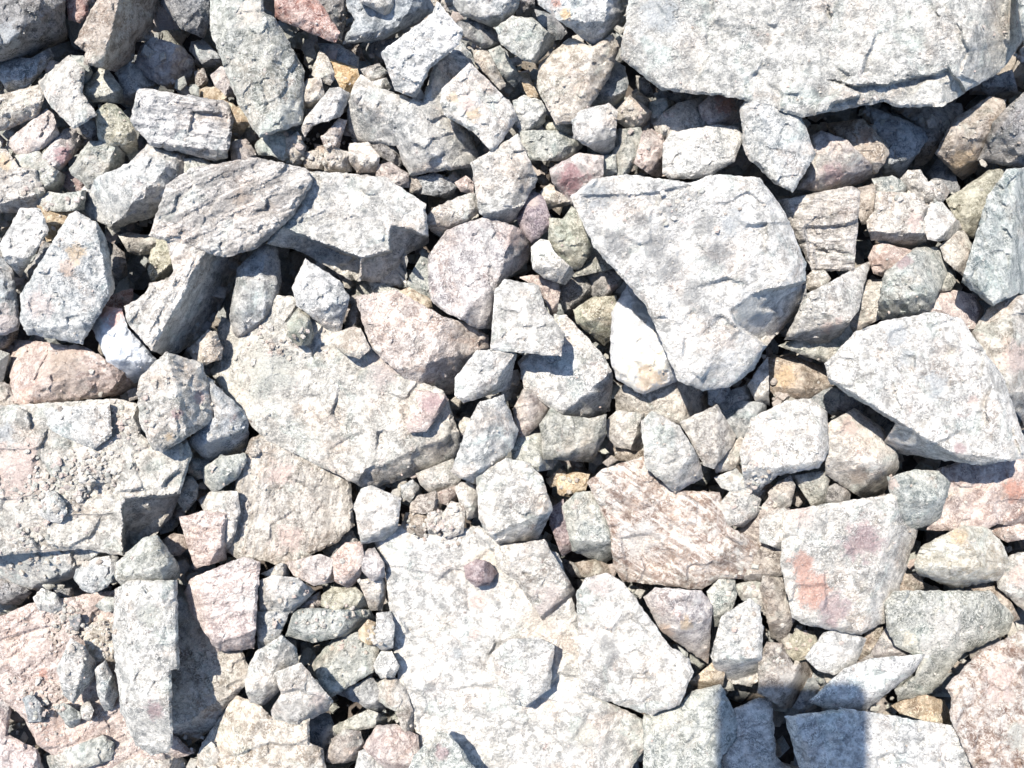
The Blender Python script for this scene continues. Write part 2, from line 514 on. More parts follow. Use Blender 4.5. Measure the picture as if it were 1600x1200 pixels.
# ------------------------------------------------------------------ the traced rocks
# top height | colour | outline | label | options (c crease line + fall angle, s sunken step, p stain, f grain angle, n extra facets)
ROCKS = r"""
90|k|-45,-45 98,-45 100,0 104,20 106,38 103,60 88,74 72,70 48,92 30,88 14,92 0,103 -45,110|dark speckled grey rock filling the top left corner|p:10,55,22,b
40|b|-10,105 22,90 48,92 76,76 82,90 64,110 42,138 16,146 -2,125|shaded blue grey stone tucked under the dark speckled corner rock|
50|c|-40,160 0,154 58,134 68,148 66,170 60,180 36,190 10,202 -40,200|smooth pale tan stone on the left edge, second below the dark corner rock|c:-10,185,60,160,30 n:1
35|R|100,-20 118,-12 135,2 137,24 125,34 108,30 102,10|small brown red stone in the gap right of the dark corner rock|
115|t|158,-35 200,-35 262,-25 258,8 240,22 232,60 212,66 208,90 182,110 160,108 150,104 132,98 136,80 118,66 124,50 134,24 152,0|tall tan rock at the top left with a dark shaded right face|c:192,-20,158,108,50 n:1
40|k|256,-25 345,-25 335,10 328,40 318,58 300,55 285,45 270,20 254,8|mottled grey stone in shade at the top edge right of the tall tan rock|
105|g|330,-35 345,-35 410,-35 412,20 430,30 440,60 462,82 474,110 474,130 478,150 472,190 440,205 405,212 395,185 375,165 365,135 345,100 340,75 330,50 327,20|tall rough grey green rock reaching down from the top edge, left of the red rock|c:412,10,440,190,28 p:390,20,22,c n:2
15|p|222,72 240,60 262,60 282,72 294,86 303,96 304,130 302,148 280,144 250,132 225,117 209,106 210,92|smooth pinkish beige stone, half in shadow, above the layered oblong rock|c:215,100,300,96,20
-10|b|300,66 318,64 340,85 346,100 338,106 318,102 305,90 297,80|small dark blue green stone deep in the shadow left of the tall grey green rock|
0|t|304,112 318,106 325,125 322,138 306,138|tiny dull stone right of the pinkish beige shaded stone|
25|p|330,118 345,105 358,108 366,130 372,148 355,152 338,138|small pale pink stone against the left foot of the tall grey green rock|
85|w|62,128 80,110 96,92 108,88 122,96 132,110 134,130 128,145 140,165 150,178 140,190 115,200 105,198 98,180 86,168 76,160 68,145|pale bent elbow shaped rock in the upper left|c:75,150,110,110,25 n:1
60|g|112,88 130,88 144,112 140,130 130,142 120,110|narrow grey stone behind the right shoulder of the elbow shaped rock|
55|g|148,118 157,108 170,112 178,125 190,140 192,160 180,156 165,162 148,158 133,145 136,132|crumbly grey green stone just right of the elbow shaped rock|
25|b|184,112 200,96 214,106 232,118 250,130 245,140 217,140 207,162 194,160 188,145|blue shaded stone wedged above the corner of the layered oblong rock|c:200,100,205,160,30
80|l|216,138 250,137 300,148 355,160 362,190 357,215 353,245 335,250 290,240 235,225 215,205 206,190 208,170 212,150|layered grey and pink oblong rock in the upper left|f:8 s:7:298,172,358,178,357,215,295,206 c:230,222,355,235,40 n:1
45|o|352,158 370,168 390,178 394,186 386,200 374,216 355,212 358,185|ochre cube shaped stone at the right end of the layered oblong rock|c:392,188,358,190,40 n:1
25|o|312,140 335,136 352,148 356,162 330,158 312,150|small orange brown stone above the right end of the layered oblong rock|
45|p|18,215 50,195 72,172 82,180 90,210 84,222 60,236 42,243 24,238 16,225|pinkish grey squarish stone near the left edge below the smooth tan stone|
35|p|58,252 100,205 118,198 130,208 134,220 114,242 102,264 90,272 76,265|stone with a wine red face below the foot of the elbow shaped rock|p:103,245,17,M c:112,235,92,265,30
20|k|118,190 145,184 155,200 152,220 135,216 120,206|dark grey stone between the elbow shaped rock and the olive stone|
55|y|150,176 168,163 180,165 200,185 212,210 215,245 205,252 196,240 188,227 170,227 155,217 152,195|olive green stone below the crumbly grey green one|c:152,180,190,225,25
45|g|112,262 125,240 140,222 175,222 188,235 194,242 195,257 190,264 165,278 140,292 128,284 113,272|pale grey green stone below the olive stone|
45|c|-35,232 10,235 20,240 30,262 55,265 70,290 75,318 54,330 25,332 -35,332|pale pinkish rock on the left edge above the bluish white block|p:5,255,14,o
40|g|24,245 60,236 82,262 104,275 94,302 75,302 55,268 35,265|flat grey stone between the left edge rock and the wine faced stone|
10|m|98,270 115,266 132,285 130,302 112,302 98,290|tiny dark maroon stone in the gap left of the broad grey rock|
65|w|128,300 140,282 170,270 200,258 218,240 230,228 262,230 292,243 294,270 277,290 264,300 248,318 242,336 215,345 178,357 160,354 148,337 128,330|broad light grey rock left of the long wood grained rock|c:245,315,165,355,30
48|g|288,250 310,247 325,252 340,268 337,276 300,276 288,270|small grey stone under the lower right edge of the layered oblong rock|
45|p|358,222 385,216 400,238 400,258 363,262|small pinkish stone between the layered oblong rock and the wood grained rock|c:362,220,398,245,30
95|R|430,-25 465,-25 500,5 522,35 529,50 522,66 495,60 460,45 432,28|red rock with a pale lower edge at the top edge of the pile|c:434,8,520,52,25 c:485,-5,528,42,40 n:0
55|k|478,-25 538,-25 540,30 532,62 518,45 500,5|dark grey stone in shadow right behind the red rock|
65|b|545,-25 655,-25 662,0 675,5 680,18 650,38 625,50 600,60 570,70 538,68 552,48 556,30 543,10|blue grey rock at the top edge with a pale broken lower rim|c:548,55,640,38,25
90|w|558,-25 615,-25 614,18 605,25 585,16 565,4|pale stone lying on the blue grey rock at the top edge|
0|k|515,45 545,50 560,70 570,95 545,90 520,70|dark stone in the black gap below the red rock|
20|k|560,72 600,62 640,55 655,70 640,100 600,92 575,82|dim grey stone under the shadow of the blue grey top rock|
125|W|597,82 606,70 630,55 660,35 676,22 682,5 700,18 712,38 722,50 715,70 695,88 672,105 660,125 650,150 635,146 618,138 606,115 600,100|bright white wedge of rock near the top centre, pointing down|c:718,75,660,130,30 n:1
75|w|546,160 560,140 590,138 635,150 660,160 670,120 680,100 700,85 735,95 742,110 724,150 706,180 735,215 745,240 738,258 715,268 690,271 660,270 640,273 630,255 620,227 600,222 575,225 560,222 545,205 542,185|large pale grey rock under the white wedge, its right half in grey shade|c:678,100,664,271,30 n:1
112|W|692,140 705,125 720,108 735,100 750,108 760,125 780,145 800,165 806,185 800,200 785,225 770,237 755,225 740,205 715,195 696,180 690,160|rounded white rock with pink and ochre stains in the upper centre|p:708,153,9,o p:728,162,14,P p:740,180,12,o c:800,180,760,235,22 n:1
60|k|716,35 740,30 768,42 782,60 780,74 755,77 735,64 718,50|dark pinkish grey stone right of the white wedge|c:730,62,776,72,30
90|w|712,-25 812,-25 808,12 785,38 770,42 745,28 720,22 710,5|pale rock at the top edge right of the white wedge|c:798,-20,778,40,40
55|c|740,80 758,73 775,105 790,132 780,138 758,115 743,98|tan brick shaped stone right above the stained white rock|
60|g|765,80 782,73 802,100 815,122 802,134 785,118|grey brick shaped stone beside the tan brick shaped one|
25|b|702,80 718,64 735,80 744,97 740,112 722,106 703,90|small shaded stone above left of the stained white rock|
100|g|776,45 785,32 800,27 832,30 850,45 865,58 862,72 850,85 838,98 820,94 800,85 785,70|green grey many sided rock between the top edge and the upper centre|c:856,48,832,90,38 c:780,48,835,34,20 n:1
65|k|806,-25 836,-25 835,25 815,29 806,10|small dark block at the top edge above the green grey many sided rock|
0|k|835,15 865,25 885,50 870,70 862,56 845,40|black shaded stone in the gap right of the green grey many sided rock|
125|W|832,-25 985,-25 990,0 975,22 960,45 945,62 925,70 905,62 885,40 870,25 845,8|pale rock at the top edge with an orange streak, left of the giant slab|p:884,22,9,O p:868,5,9,R c:952,-20,941,65,50 n:1
90|c|840,120 845,100 860,82 880,70 890,60 905,68 925,74 940,62 955,55 966,75 960,95 950,120 930,150 915,170 905,190 870,192 855,170 848,150 840,135|tan and grey rock half shaded by the orange streaked top rock|c:935,60,902,185,28 n:1
40|b|958,93 975,108 981,130 973,155 957,165 935,158 926,150 948,125|small dark blue stone left of the giant slab's lower left corner|
45|o|812,114 825,118 838,140 848,162 835,167 820,142|narrow orange tan sliver left of the tan and grey rock|
60|w|803,160 820,150 845,158 852,170 850,190 840,200 815,203 803,190|pale small rock right of the stained white rock|
30|g|848,178 862,182 864,196 852,204 846,194|tiny grey pebble below the tan and grey rock|
88|W|895,190 898,176 925,171 950,163 964,175 961,200 958,230 945,243 930,239 912,228 898,215|white squarish rock with five sides below the tan and grey rock|
62|g|813,205 840,201 870,205 895,214 913,222 905,237 890,251 850,249 828,249 815,230|flat grey slab left of the white squarish rock|
50|y|850,192 895,188 900,214 870,208 855,203|small olive tan stone squeezed above the flat grey slab|
50|c|965,172 985,150 1003,160 1017,175 1013,197 1005,203 980,199 965,190|beige block with dark side right of the white squarish rock|c:1008,178,966,185,35
30|o|986,148 998,142 1016,157 1009,166 995,158|tiny orange tan pebble above the beige block|
30|g|1014,162 1035,154 1052,159 1047,176 1031,187 1016,181|small grey pebble right of the beige block under the giant slab|
10|k|993,118 1012,122 1022,150 1010,154 997,140|dark pebble in the shadow under the giant slab's lower left edge|
5|k|1025,140 1060,148 1080,152 1060,165 1040,160|dark thin stone in the black gap under the giant slab|
48|g|957,230 967,204 1000,201 1004,215 993,245 986,265 972,282 957,277 953,255|grey upright stone left of the pink upright stone|
60|P|992,240 1005,208 1018,203 1036,215 1041,235 1038,273 1020,274 1005,267 992,254|pink upright stone left of the bright white oblong rock|c:1020,205,1008,268,20
55|c|1022,192 1040,175 1060,162 1085,155 1108,150 1120,175 1117,197 1095,203 1060,208 1045,217 1028,208|pale speckled rock just below the giant slab's edge|
65|P|1093,165 1110,150 1130,142 1162,148 1162,175 1152,192 1135,197 1112,197 1098,184|pink red rock touching the giant slab's lower edge|p:1133,162,16,R
88|W|1038,225 1050,208 1070,200 1120,196 1150,200 1161,215 1159,235 1145,252 1120,262 1105,276 1080,281 1050,279 1037,270 1035,245|bright white oblong rock above the big central boulder|c:1150,248,1045,275,30 n:1
142|C|995,-45 992,0 982,30 972,62 974,90 987,108 1007,122 1037,140 1072,148 1112,150 1152,152 1200,172 1255,182 1275,182 1300,175 1330,162 1350,165 1380,158 1400,167 1440,169 1470,165 1500,150 1530,132 1560,110 1580,80 1592,65 1590,40 1580,0 1578,-45|giant cream grey slab filling the top right|c:1545,0,1478,140,40 s:14:1283,122,1345,133,1385,130,1420,122,1450,118,1482,106,1515,150,1440,175,1350,170,1285,190,1300,160,1340,148,1330,138 s:7:1295,3,1302,25,1298,32,1290,25 s:6:1460,15,1470,28,1462,30 p:1030,25,30,b n:1 c:975,55,1040,140,25
150|C|1584,-45 1590,0 1594,40 1600,66 1645,72 1645,-45|cream rock in the top right corner beyond the giant slab|
138|w|1158,170 1170,150 1185,142 1205,135 1230,150 1250,180 1262,215 1273,240 1262,270 1245,295 1238,298 1210,285 1185,260 1165,240 1160,215|upright pale rock overlapping the giant slab's lower edge|c:1235,150,1268,235,25 n:1
60|t|1292,195 1330,185 1347,187 1365,205 1384,225 1387,240 1377,258 1366,270 1345,257 1325,227 1308,212|tan and rust coloured rock right of the upright pale rock|p:1352,212,13,r c:1300,198,1365,262,30
80|p|1265,215 1285,206 1305,208 1325,222 1345,245 1364,262 1363,276 1340,286 1320,291 1290,299 1248,294 1262,272 1273,245|pinkish grey rock leaning on the tan and rust coloured one|c:1275,280,1362,255,25 p:1300,270,16,m
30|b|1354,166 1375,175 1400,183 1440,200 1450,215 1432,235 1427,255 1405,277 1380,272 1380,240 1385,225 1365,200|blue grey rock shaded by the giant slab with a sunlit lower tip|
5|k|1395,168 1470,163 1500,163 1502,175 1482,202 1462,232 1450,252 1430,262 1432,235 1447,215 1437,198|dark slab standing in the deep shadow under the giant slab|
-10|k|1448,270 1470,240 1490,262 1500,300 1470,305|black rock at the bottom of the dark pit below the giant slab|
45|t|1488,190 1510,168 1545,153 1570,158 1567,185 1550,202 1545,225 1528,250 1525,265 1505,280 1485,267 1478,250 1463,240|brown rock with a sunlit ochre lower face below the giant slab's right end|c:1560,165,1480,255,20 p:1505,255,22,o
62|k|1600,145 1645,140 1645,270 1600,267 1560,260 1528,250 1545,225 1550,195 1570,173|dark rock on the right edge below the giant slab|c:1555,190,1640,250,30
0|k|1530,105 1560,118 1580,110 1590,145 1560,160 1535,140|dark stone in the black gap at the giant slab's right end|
55|g|1364,280 1395,276 1412,284 1422,300 1400,312 1373,302|flat pale green stone above the cream rock on the right|
65|c|1408,282 1420,267 1438,267 1450,284 1470,281 1482,300 1470,317 1445,314 1420,302|knobbly pale stone above the cream rock on the right|
88|W|2,380 10,355 25,335 32,327 62,328 72,345 75,360 60,385 42,410 32,430 15,415 5,400|bluish white block near the left edge|c:48,405,2,398,40 n:1
35|o|60,322 90,330 120,322 114,340 106,355 97,368 75,376 70,350 66,335|ochre brown stone right of the bluish white block|c:72,352,112,345,35
50|g|58,308 75,300 98,303 132,298 130,327 112,327 90,330 62,324|grey stone above the ochre brown one near the left edge|
122|w|108,338 120,333 138,340 152,352 166,380 176,430 178,450 172,465 162,478 150,500 142,520 128,535 100,533 75,528 45,520 34,500 34,460 50,430 68,405 85,380 98,360|tall pale rock with brown stains, like an upright wedge, near the left edge|p:118,395,15,o p:105,420,13,T c:150,345,170,458,50 c:40,515,140,505,25 p:60,475,22,p n:0
62|b|-35,388 0,400 20,425 28,460 31,500 28,513 10,521 -35,527|purplish grey rock cut by the left edge|p:10,500,20,p
30|t|-35,525 10,521 28,515 24,532 0,547 -35,552|small brownish stone on the left edge below the purplish grey rock|
10|k|45,420 70,380 90,385 70,410 50,440 36,450|dark stone in the gap left of the tall stained wedge rock|
20|c|186,368 200,364 250,372 247,395 215,398 200,392 190,380|small beige plank shaped stone in the dark hole left of the dagger shaped rock|c:190,380,248,382,30
25|y|238,375 262,366 272,395 274,425 262,434 240,441 232,425 235,400|mottled green black stone beside the dark hole, left of the dagger shaped rock|
-15|k|178,380 195,395 200,430 185,440 172,420|black pebble in the dark hole right of the tall stained wedge rock|
125|l|236,368 240,345 247,315 262,290 300,264 345,253 400,248 450,254 475,264 487,284 478,305 455,338 425,370 400,387 350,400 310,385 275,380|long wood grained grey and pink rock left of centre|f:-25 p:375,310,14,t c:487,290,380,400,25 n:1
100|c|262,380 275,366 330,366 400,385 412,380 385,408 368,432 355,470 340,492 318,525 285,546 255,553 238,545 222,520 200,500 196,478 206,468 228,460 235,442 262,438 272,425 265,400|dagger shaped rock hanging below the wood grained rock, dark brown right side|c:332,370,262,500,48 c:275,480,235,548,30 n:0 f:-60
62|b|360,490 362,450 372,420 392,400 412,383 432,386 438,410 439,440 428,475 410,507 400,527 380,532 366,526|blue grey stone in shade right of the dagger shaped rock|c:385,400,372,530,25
88|q|165,480 190,485 195,500 200,515 215,530 225,550 242,560 245,580 226,592 205,598 190,590 170,567 155,541 144,510 150,495|glassy white quartz lump below the tall stained wedge rock|p:178,484,24,R p:168,480,16,R
15|R|160,470 190,455 207,452 205,475 195,488 172,486|dull red stone above the glassy quartz lump|
62|c|296,545 312,525 325,517 338,522 346,545 345,560 325,567 307,573 300,560|small cream cube at the tip of the dagger shaped rock|
65|P|16,545 25,532 70,535 100,536 130,543 165,560 188,578 216,590 217,612 190,622 140,627 90,634 40,634 20,627 14,590|pink and brown rock below the tall stained wedge rock|p:100,580,34,t s:6:72,545,110,545,90,580,50,600,62,570 c:130,545,215,600,20
50|t|-35,600 0,598 28,605 34,630 30,642 -35,642|brownish stone on the left edge left of the pink and brown rock|
100|w|420,380 440,352 465,325 485,288 480,270 520,268 560,272 600,278 640,300 662,320 667,350 668,380 635,396 634,430 633,448 620,451 590,437 545,434 530,426 500,413 470,391 428,387|large pale blue grey rock right of the wood grained rock|d:50:440,354,500,378,566,403,562,446,500,420,455,400,415,390 d:50:609,350,675,370,675,398,637,402,638,458,600,458,560,446,566,403,608,392 n:1
92|W|458,450 462,435 470,412 478,407 500,425 530,440 545,465 540,490 535,515 528,527 518,526 490,501 465,477|bright white pointed stone left of centre|c:500,425,515,470,25 c:545,468,512,478,30 n:0
40|k|543,490 556,466 566,495 552,516 538,514|dark sliver in the gap right of the bright white pointed stone|
88|p|558,465 590,453 620,455 650,470 690,495 710,500 740,510 760,525 761,545 746,567 727,587 712,602 705,614 680,613 660,605 640,596 592,557 582,545 573,530 563,505|pink rock near the centre with a brown shaded right face|c:694,498,655,606,33 n:1
60|o|615,460 640,450 672,468 676,490 655,487 630,474|small tan stone above the pink rock near the centre|
88|p|671,400 680,385 700,360 720,355 740,345 760,340 790,355 815,360 829,385 823,410 800,427 779,442 776,460 771,511 745,510 725,492 690,482 675,467 671,440|large pinkish white rock just above the centre|c:800,410,725,492,30 p:800,370,20,P n:2
42|g|634,447 645,420 660,397 675,400 673,440 677,457 682,470 668,467 650,457|grey green stone left of the large pinkish white rock|
30|g|560,440 600,445 640,460 620,475 580,465 558,462|low grey stone beneath the large pale blue grey rock|
72|W|667,340 680,325 705,318 725,305 742,304 749,320 742,337 722,347 702,357 690,369 675,360|white round ended stone above the large pinkish white rock|c:742,330,700,355,35
98|w|738,255 750,240 780,235 795,215 808,212 820,240 836,265 839,280 831,300 816,326 801,346 780,353 765,346 750,331 745,310 737,285|pale tapering rock below the stained white rock|c:808,280,770,350,28 n:1
40|b|654,278 680,271 700,279 712,292 704,310 680,307 658,302|small dark bluish stone under the large pale grey rock|
60|c|507,234 520,231 545,239 548,266 530,271 508,266|small cream cube above the large pale blue grey rock|
70|p|503,215 530,186 541,190 536,210 526,239 507,227|small pinkish triangular stone above the cream cube|
80|W|472,200 478,185 500,160 515,140 530,138 547,150 541,165 530,182 505,194 490,195 478,212|pale stone with a curved edge below the orange stone|
50|O|508,90 530,100 557,107 562,125 546,152 535,142 520,117|bright orange stone in the upper left centre|
60|c|488,116 500,80 512,90 524,118 516,132 500,127|beige upright stone left of the bright orange stone|
50|c|563,108 590,99 607,112 597,124 575,128|small tan pebble right of the bright orange stone|
60|W|546,160 555,130 565,117 580,128 602,122 610,137 590,142 562,160|small white stone touching the bright orange stone|
20|b|498,68 530,70 560,90 558,108 530,102 505,88|shaded grey stone between the red rock and the bright orange stone|
70|c|468,145 480,125 500,121 507,150 491,170 472,167|knobbly cream stone left of the bright orange stone|
50|g|438,190 450,165 470,156 480,172 474,192 455,197|small green grey stone right of the tall grey green rock's foot|
55|g|401,228 425,192 450,195 477,205 470,245 464,260 440,247 425,242 405,242|pale green flat stone above the wood grained rock|
68|c|448,216 465,207 477,230 470,256 458,257 447,236|narrow cream stone standing on the pale green flat stone|
55|c|473,240 495,235 510,245 507,264 480,262 470,252|tiny cream stone left of the cream cube|
48|r|490,224 505,227 512,240 495,243|tiny brown pebble above the tiny cream stone|
55|W|546,225 575,224 592,245 590,267 560,269 547,252|small yellowish white stone right of the cream cube|
50|p|588,260 610,254 637,272 638,292 610,294 590,282|small pink beige stone above the large pale blue grey rock's right end|
42|k|577,226 620,222 632,250 624,260 600,247 588,241|dark brown flake under the lower left of the large pale grey rock|
35|t|633,275 650,271 660,290 657,307 640,300|tiny brownish pebble left of the small dark bluish stone|
48|P|710,285 728,274 740,285 740,302 720,300|tiny pink pebble left of the pale tapering rock|
65|m|805,330 820,308 835,301 848,308 862,340 863,352 848,366 832,379 824,376 814,360|mauve cube shaped stone right of the pale tapering rock|c:815,328,850,350,20 p:830,315,12,p
50|c|846,300 860,288 880,300 892,318 870,322 856,327|beige stone above the pale olive stone|
70|p|860,265 880,255 905,240 925,240 942,245 937,265 940,287 925,302 905,320 893,318 880,300 865,285|wine red and pale pink rock at the big central boulder's upper left|p:892,280,25,M c:865,275,935,270,25 n:0
48|g|938,265 945,243 962,240 964,270 946,280|tiny grey stone right of the wine red and pale pink rock|
95|W|831,400 831,387 845,375 858,378 866,395 892,418 895,426 882,443 850,433 834,420|white rounded stone leaning on the pale olive stone|
85|y|860,342 880,343 893,324 908,335 921,355 930,380 921,400 906,418 890,420 866,397 858,378|pale olive stone left of the big central boulder|
50|g|890,427 915,403 932,383 947,398 962,418 930,424 900,432|grey slab in shade under the big central boulder's left edge|
28|k|876,455 883,432 912,424 925,445 927,460 905,477 890,497 880,487 872,467|charcoal stone left of the quartz beside the big central boulder|c:880,455,925,455,25
35|k|915,424 955,417 977,440 980,450 955,462 935,472 924,457|dark stone with a small pink face above the olive quartz neighbour|p:958,448,8,P
52|y|898,485 925,467 945,467 962,463 966,485 957,510 958,526 944,538 930,531 918,521 903,505|olive stone left of the big quartz|
55|P|813,435 832,431 845,435 870,438 874,455 872,480 866,502 857,489 848,462 836,447|pinkish orange sliver between the white block and the charcoal stone|
125|W|768,520 772,480 775,455 790,438 820,440 842,448 850,480 862,500 880,520 882,540 875,555 850,558 815,552 790,548 768,545|bright white block at the centre with a crisp shadow below it|c:845,450,880,525,20 n:1
72|W|812,565 840,550 870,515 866,495 885,495 905,515 930,540 945,560 956,585 957,610 951,640 930,650 905,656 880,651 850,631 820,606 810,586|cream white rock beneath the bright white block|c:945,560,925,650,20 c:815,600,930,652,20 n:1
92|q|957,490 970,470 980,448 1000,450 1020,475 1025,500 1040,520 1050,550 1060,575 1060,592 1040,602 1020,611 1005,614 985,606 965,591 955,560 954,520|big milky quartz with a yellow lower end beside the central boulder|p:1012,585,26,o p:1000,570,40,Y
178|W|895,310 905,295 930,282 980,275 1030,278 1080,288 1110,275 1150,272 1185,280 1205,300 1225,335 1240,370 1255,410 1260,450 1255,475 1230,495 1197,535 1175,575 1140,600 1100,607 1060,592 1047,570 1037,545 1024,510 1010,475 985,455 970,435 950,410 930,385 920,355 905,330|big white and grey mottled boulder right of centre|c:1185,285,1238,440,38 c:1232,430,1140,530,25 c:1245,475,1165,575,40 s:5:905,305,1030,300,1100,282,1020,325,960,345,930,345 p:1000,345,16,k p:1025,385,24,k p:1050,420,22,k p:1080,460,20,k p:1100,487,12,k p:1122,402,24,k p:962,378,20,k p:1100,350,16,k p:1145,350,22,b p:1170,480,25,b p:930,305,24,b p:1050,330,16,k n:0 c:900,340,1040,560,18 d:42:1140,482,1180,455,1262,440,1250,500,1195,540,1150,512
92|l|1218,315 1250,302 1290,298 1330,292 1343,300 1341,340 1336,385 1333,421 1300,428 1270,421 1258,400 1248,370 1233,350|grey cracked rock right of the big central boulder|f:5 s:9:1258,354,1318,350,1345,344,1340,430,1272,428,1262,400 c:1235,320,1280,425,30 n:0 s:6:1270,382,1335,396,1338,432,1275,430
60|t|1341,295 1365,289 1374,320 1372,342 1347,350 1341,330|small brown stone between the grey cracked rock and the cream rock|
88|c|1355,345 1368,330 1370,300 1395,298 1430,304 1449,325 1440,345 1449,360 1446,376 1420,389 1395,384 1363,373|cream rock with a pinkish brown lower side on the right|c:1358,362,1448,366,50 p:1430,345,14,P n:1
78|W|1438,335 1455,320 1465,309 1480,325 1495,345 1503,355 1490,369 1470,376 1450,373 1440,350|cream white stone touching the cream rock's right side|
42|y|1480,312 1520,285 1545,268 1568,266 1562,300 1540,345 1525,372 1505,366 1500,345 1485,325|olive brown mossy rock left of the tall grey rock on the right edge|
62|c|1470,385 1490,365 1505,361 1522,390 1522,400 1506,431 1490,421 1477,406|pale creased stone left of the tall grey rock on the right edge|c:1490,368,1500,425,25
112|g|1573,268 1590,262 1645,260 1645,470 1590,455 1580,460 1562,472 1552,476 1530,462 1510,450 1503,440 1508,410 1518,385 1528,345 1543,310 1558,280|tall grey rock on the right edge with a dark right side|c:1588,265,1578,455,52 c:1508,430,1555,475,40 f:70 n:1
70|P|1358,402 1366,385 1380,381 1405,384 1434,394 1427,417 1400,427 1385,433 1366,426|pink grey round stone below the cream rock on the right|
96|g|1383,427 1403,410 1418,402 1432,388 1470,388 1481,400 1479,425 1467,460 1452,488 1410,499 1380,502 1373,490 1383,460|striped grey green rock right of the pale blade shaped rock|f:60 p:1412,408,12,m c:1445,395,1455,480,20
58|g|1467,425 1485,419 1494,440 1486,453 1466,458|small grey pebble right of the striped grey green rock|
60|P|1450,490 1468,460 1490,454 1520,461 1537,485 1532,500 1519,523 1495,515|pinkish tan stone behind the top of the big white rock on the right|
95|c|1258,436 1270,423 1290,425 1297,436 1286,451 1270,457 1259,449|small cream pebble at the top of the pale blade shaped rock|
115|W|1229,528 1250,500 1262,460 1290,440 1340,418 1357,410 1355,440 1352,455 1340,485 1325,500 1310,525 1285,535 1250,536|pale blade shaped rock with a faint red stain, right of the big central boulder|p:1292,512,10,P p:1310,500,8,P
58|g|1219,540 1250,528 1310,520 1335,498 1344,515 1322,547 1307,572 1280,564 1250,554|grey stone shaded beneath the pale blade shaped rock|
50|c|1332,490 1343,465 1354,440 1385,438 1397,460 1390,490 1350,510 1322,545 1310,537|cream stone between the pale blade shaped rock and the striped grey green rock|
158|W|1292,570 1310,550 1340,520 1380,505 1430,492 1460,490 1500,500 1520,530 1545,560 1565,590 1583,640 1599,690 1597,715 1570,723 1530,725 1490,713 1440,709 1400,706 1382,691 1392,670 1400,660 1370,637 1330,612 1300,599 1291,586|big white rock with blue, pink and grey flecks on the right|c:1535,540,1585,712,40 c:1295,590,1400,655,55 c:1395,690,1540,715,45 p:1400,520,20,b p:1460,600,20,b p:1520,625,8,P p:1500,700,11,m p:1420,560,16,b n:1
88|c|1518,522 1545,485 1560,465 1600,460 1645,460 1645,640 1600,662 1585,630 1560,580 1540,555|pale rock on the right edge behind the big white flecked rock|p:1585,560,25,P c:1585,460,1580,540,35
22|t|1198,560 1240,555 1280,572 1302,600 1290,614 1262,624 1220,627 1196,600|brown sunlit stone in the gap left of the big white flecked rock|p:1225,590,18,o
58|W|1168,602 1185,575 1200,558 1202,632 1180,627|small pale upright stone below the big central boulder's lower right|
30|k|1262,625 1290,605 1330,613 1372,640 1397,660 1382,672 1350,652 1300,648|dark streaky stone in the shade under the big white flecked rock's left side|f:30
45|c|964,620 978,600 1020,605 1060,592 1100,600 1113,620 1107,642 1080,652 1060,662 1020,662 985,652 965,640|beige rock in shadow beneath the big quartz|
30|b|1106,600 1140,606 1150,625 1120,637 1106,632|small shaded grey stone right of the beige rock beneath the quartz|
35|b|1123,632 1145,610 1165,603 1177,625 1165,642 1130,642|bluish stone shaded by the big central boulder's lower end|
48|b|1123,642 1150,628 1197,630 1192,650 1172,670 1155,687 1145,672 1133,656|smooth shiny grey stone right of the pyramid shaped rock|
60|c|948,660 965,643 1006,648 1010,690 1008,706 980,704 962,697 950,681|mottled beige block left of the white tilted block|
28|t|958,700 1006,704 1010,720 963,720|thin tan stone under the mottled beige block|
122|w|1003,660 1020,645 1045,655 1062,668 1075,690 1090,715 1097,745 1085,752 1065,755 1055,768 1040,762 1020,745 1010,730 1006,700|white tilted block below the big quartz, casting a shadow at its lower right|c:1010,735,1060,760,40 n:1
105|c|1064,660 1090,645 1120,635 1135,655 1148,680 1145,695 1130,715 1115,730 1100,725 1088,705 1075,685|cream pyramid shaped rock with a brown right face|c:1122,635,1120,730,32 n:0
75|c|1118,727 1138,700 1155,684 1166,690 1162,715 1146,732 1120,738|rounded cream stone under the pyramid shaped rock|
122|W|1158,705 1165,680 1175,655 1200,640 1230,628 1265,625 1290,645 1295,680 1293,705 1278,730 1250,738 1215,742 1200,760 1185,768 1165,760 1159,735|white chunky rock with a grey lower edge, left of the pinkish rounded rock|c:1282,640,1275,735,40 c:1162,733,1280,722,42 p:1235,675,10,c n:1
70|w|1118,747 1150,733 1165,750 1192,766 1182,782 1150,772 1128,762|low pale stone below the white chunky rock|
90|c|1293,665 1315,650 1335,640 1360,655 1378,670 1382,690 1400,708 1403,730 1391,750 1380,768 1345,775 1325,766 1305,752 1291,740 1291,700|pinkish cream rounded rock left of the big white flecked rock|p:1342,742,14,t p:1325,668,14,P c:1385,705,1300,745,10
58|g|1240,745 1270,739 1297,735 1292,755 1292,780 1286,802 1270,792 1257,772|grey triangular stone below the white chunky rock|f:60
50|k|1288,765 1305,756 1330,762 1327,780 1310,788 1289,784|small dark knobbly pebble right of the grey triangular stone|
65|c|1201,770 1215,755 1235,745 1242,760 1234,790 1220,797 1206,790|tiny cream pebble above the small white cube in the lower right|
80|w|1123,790 1140,770 1165,768 1187,780 1182,805 1160,822 1140,820 1123,808|pale round stone left of the small white cube in the lower right|
95|W|1188,815 1205,800 1225,795 1240,805 1248,830 1240,850 1225,860 1205,855 1189,845|small white cube in the lower right, above the brown stones|
50|p|1148,832 1180,808 1188,790 1203,775 1232,795 1235,850 1210,862 1180,872 1153,857|pinkish stone beneath the small white cube|
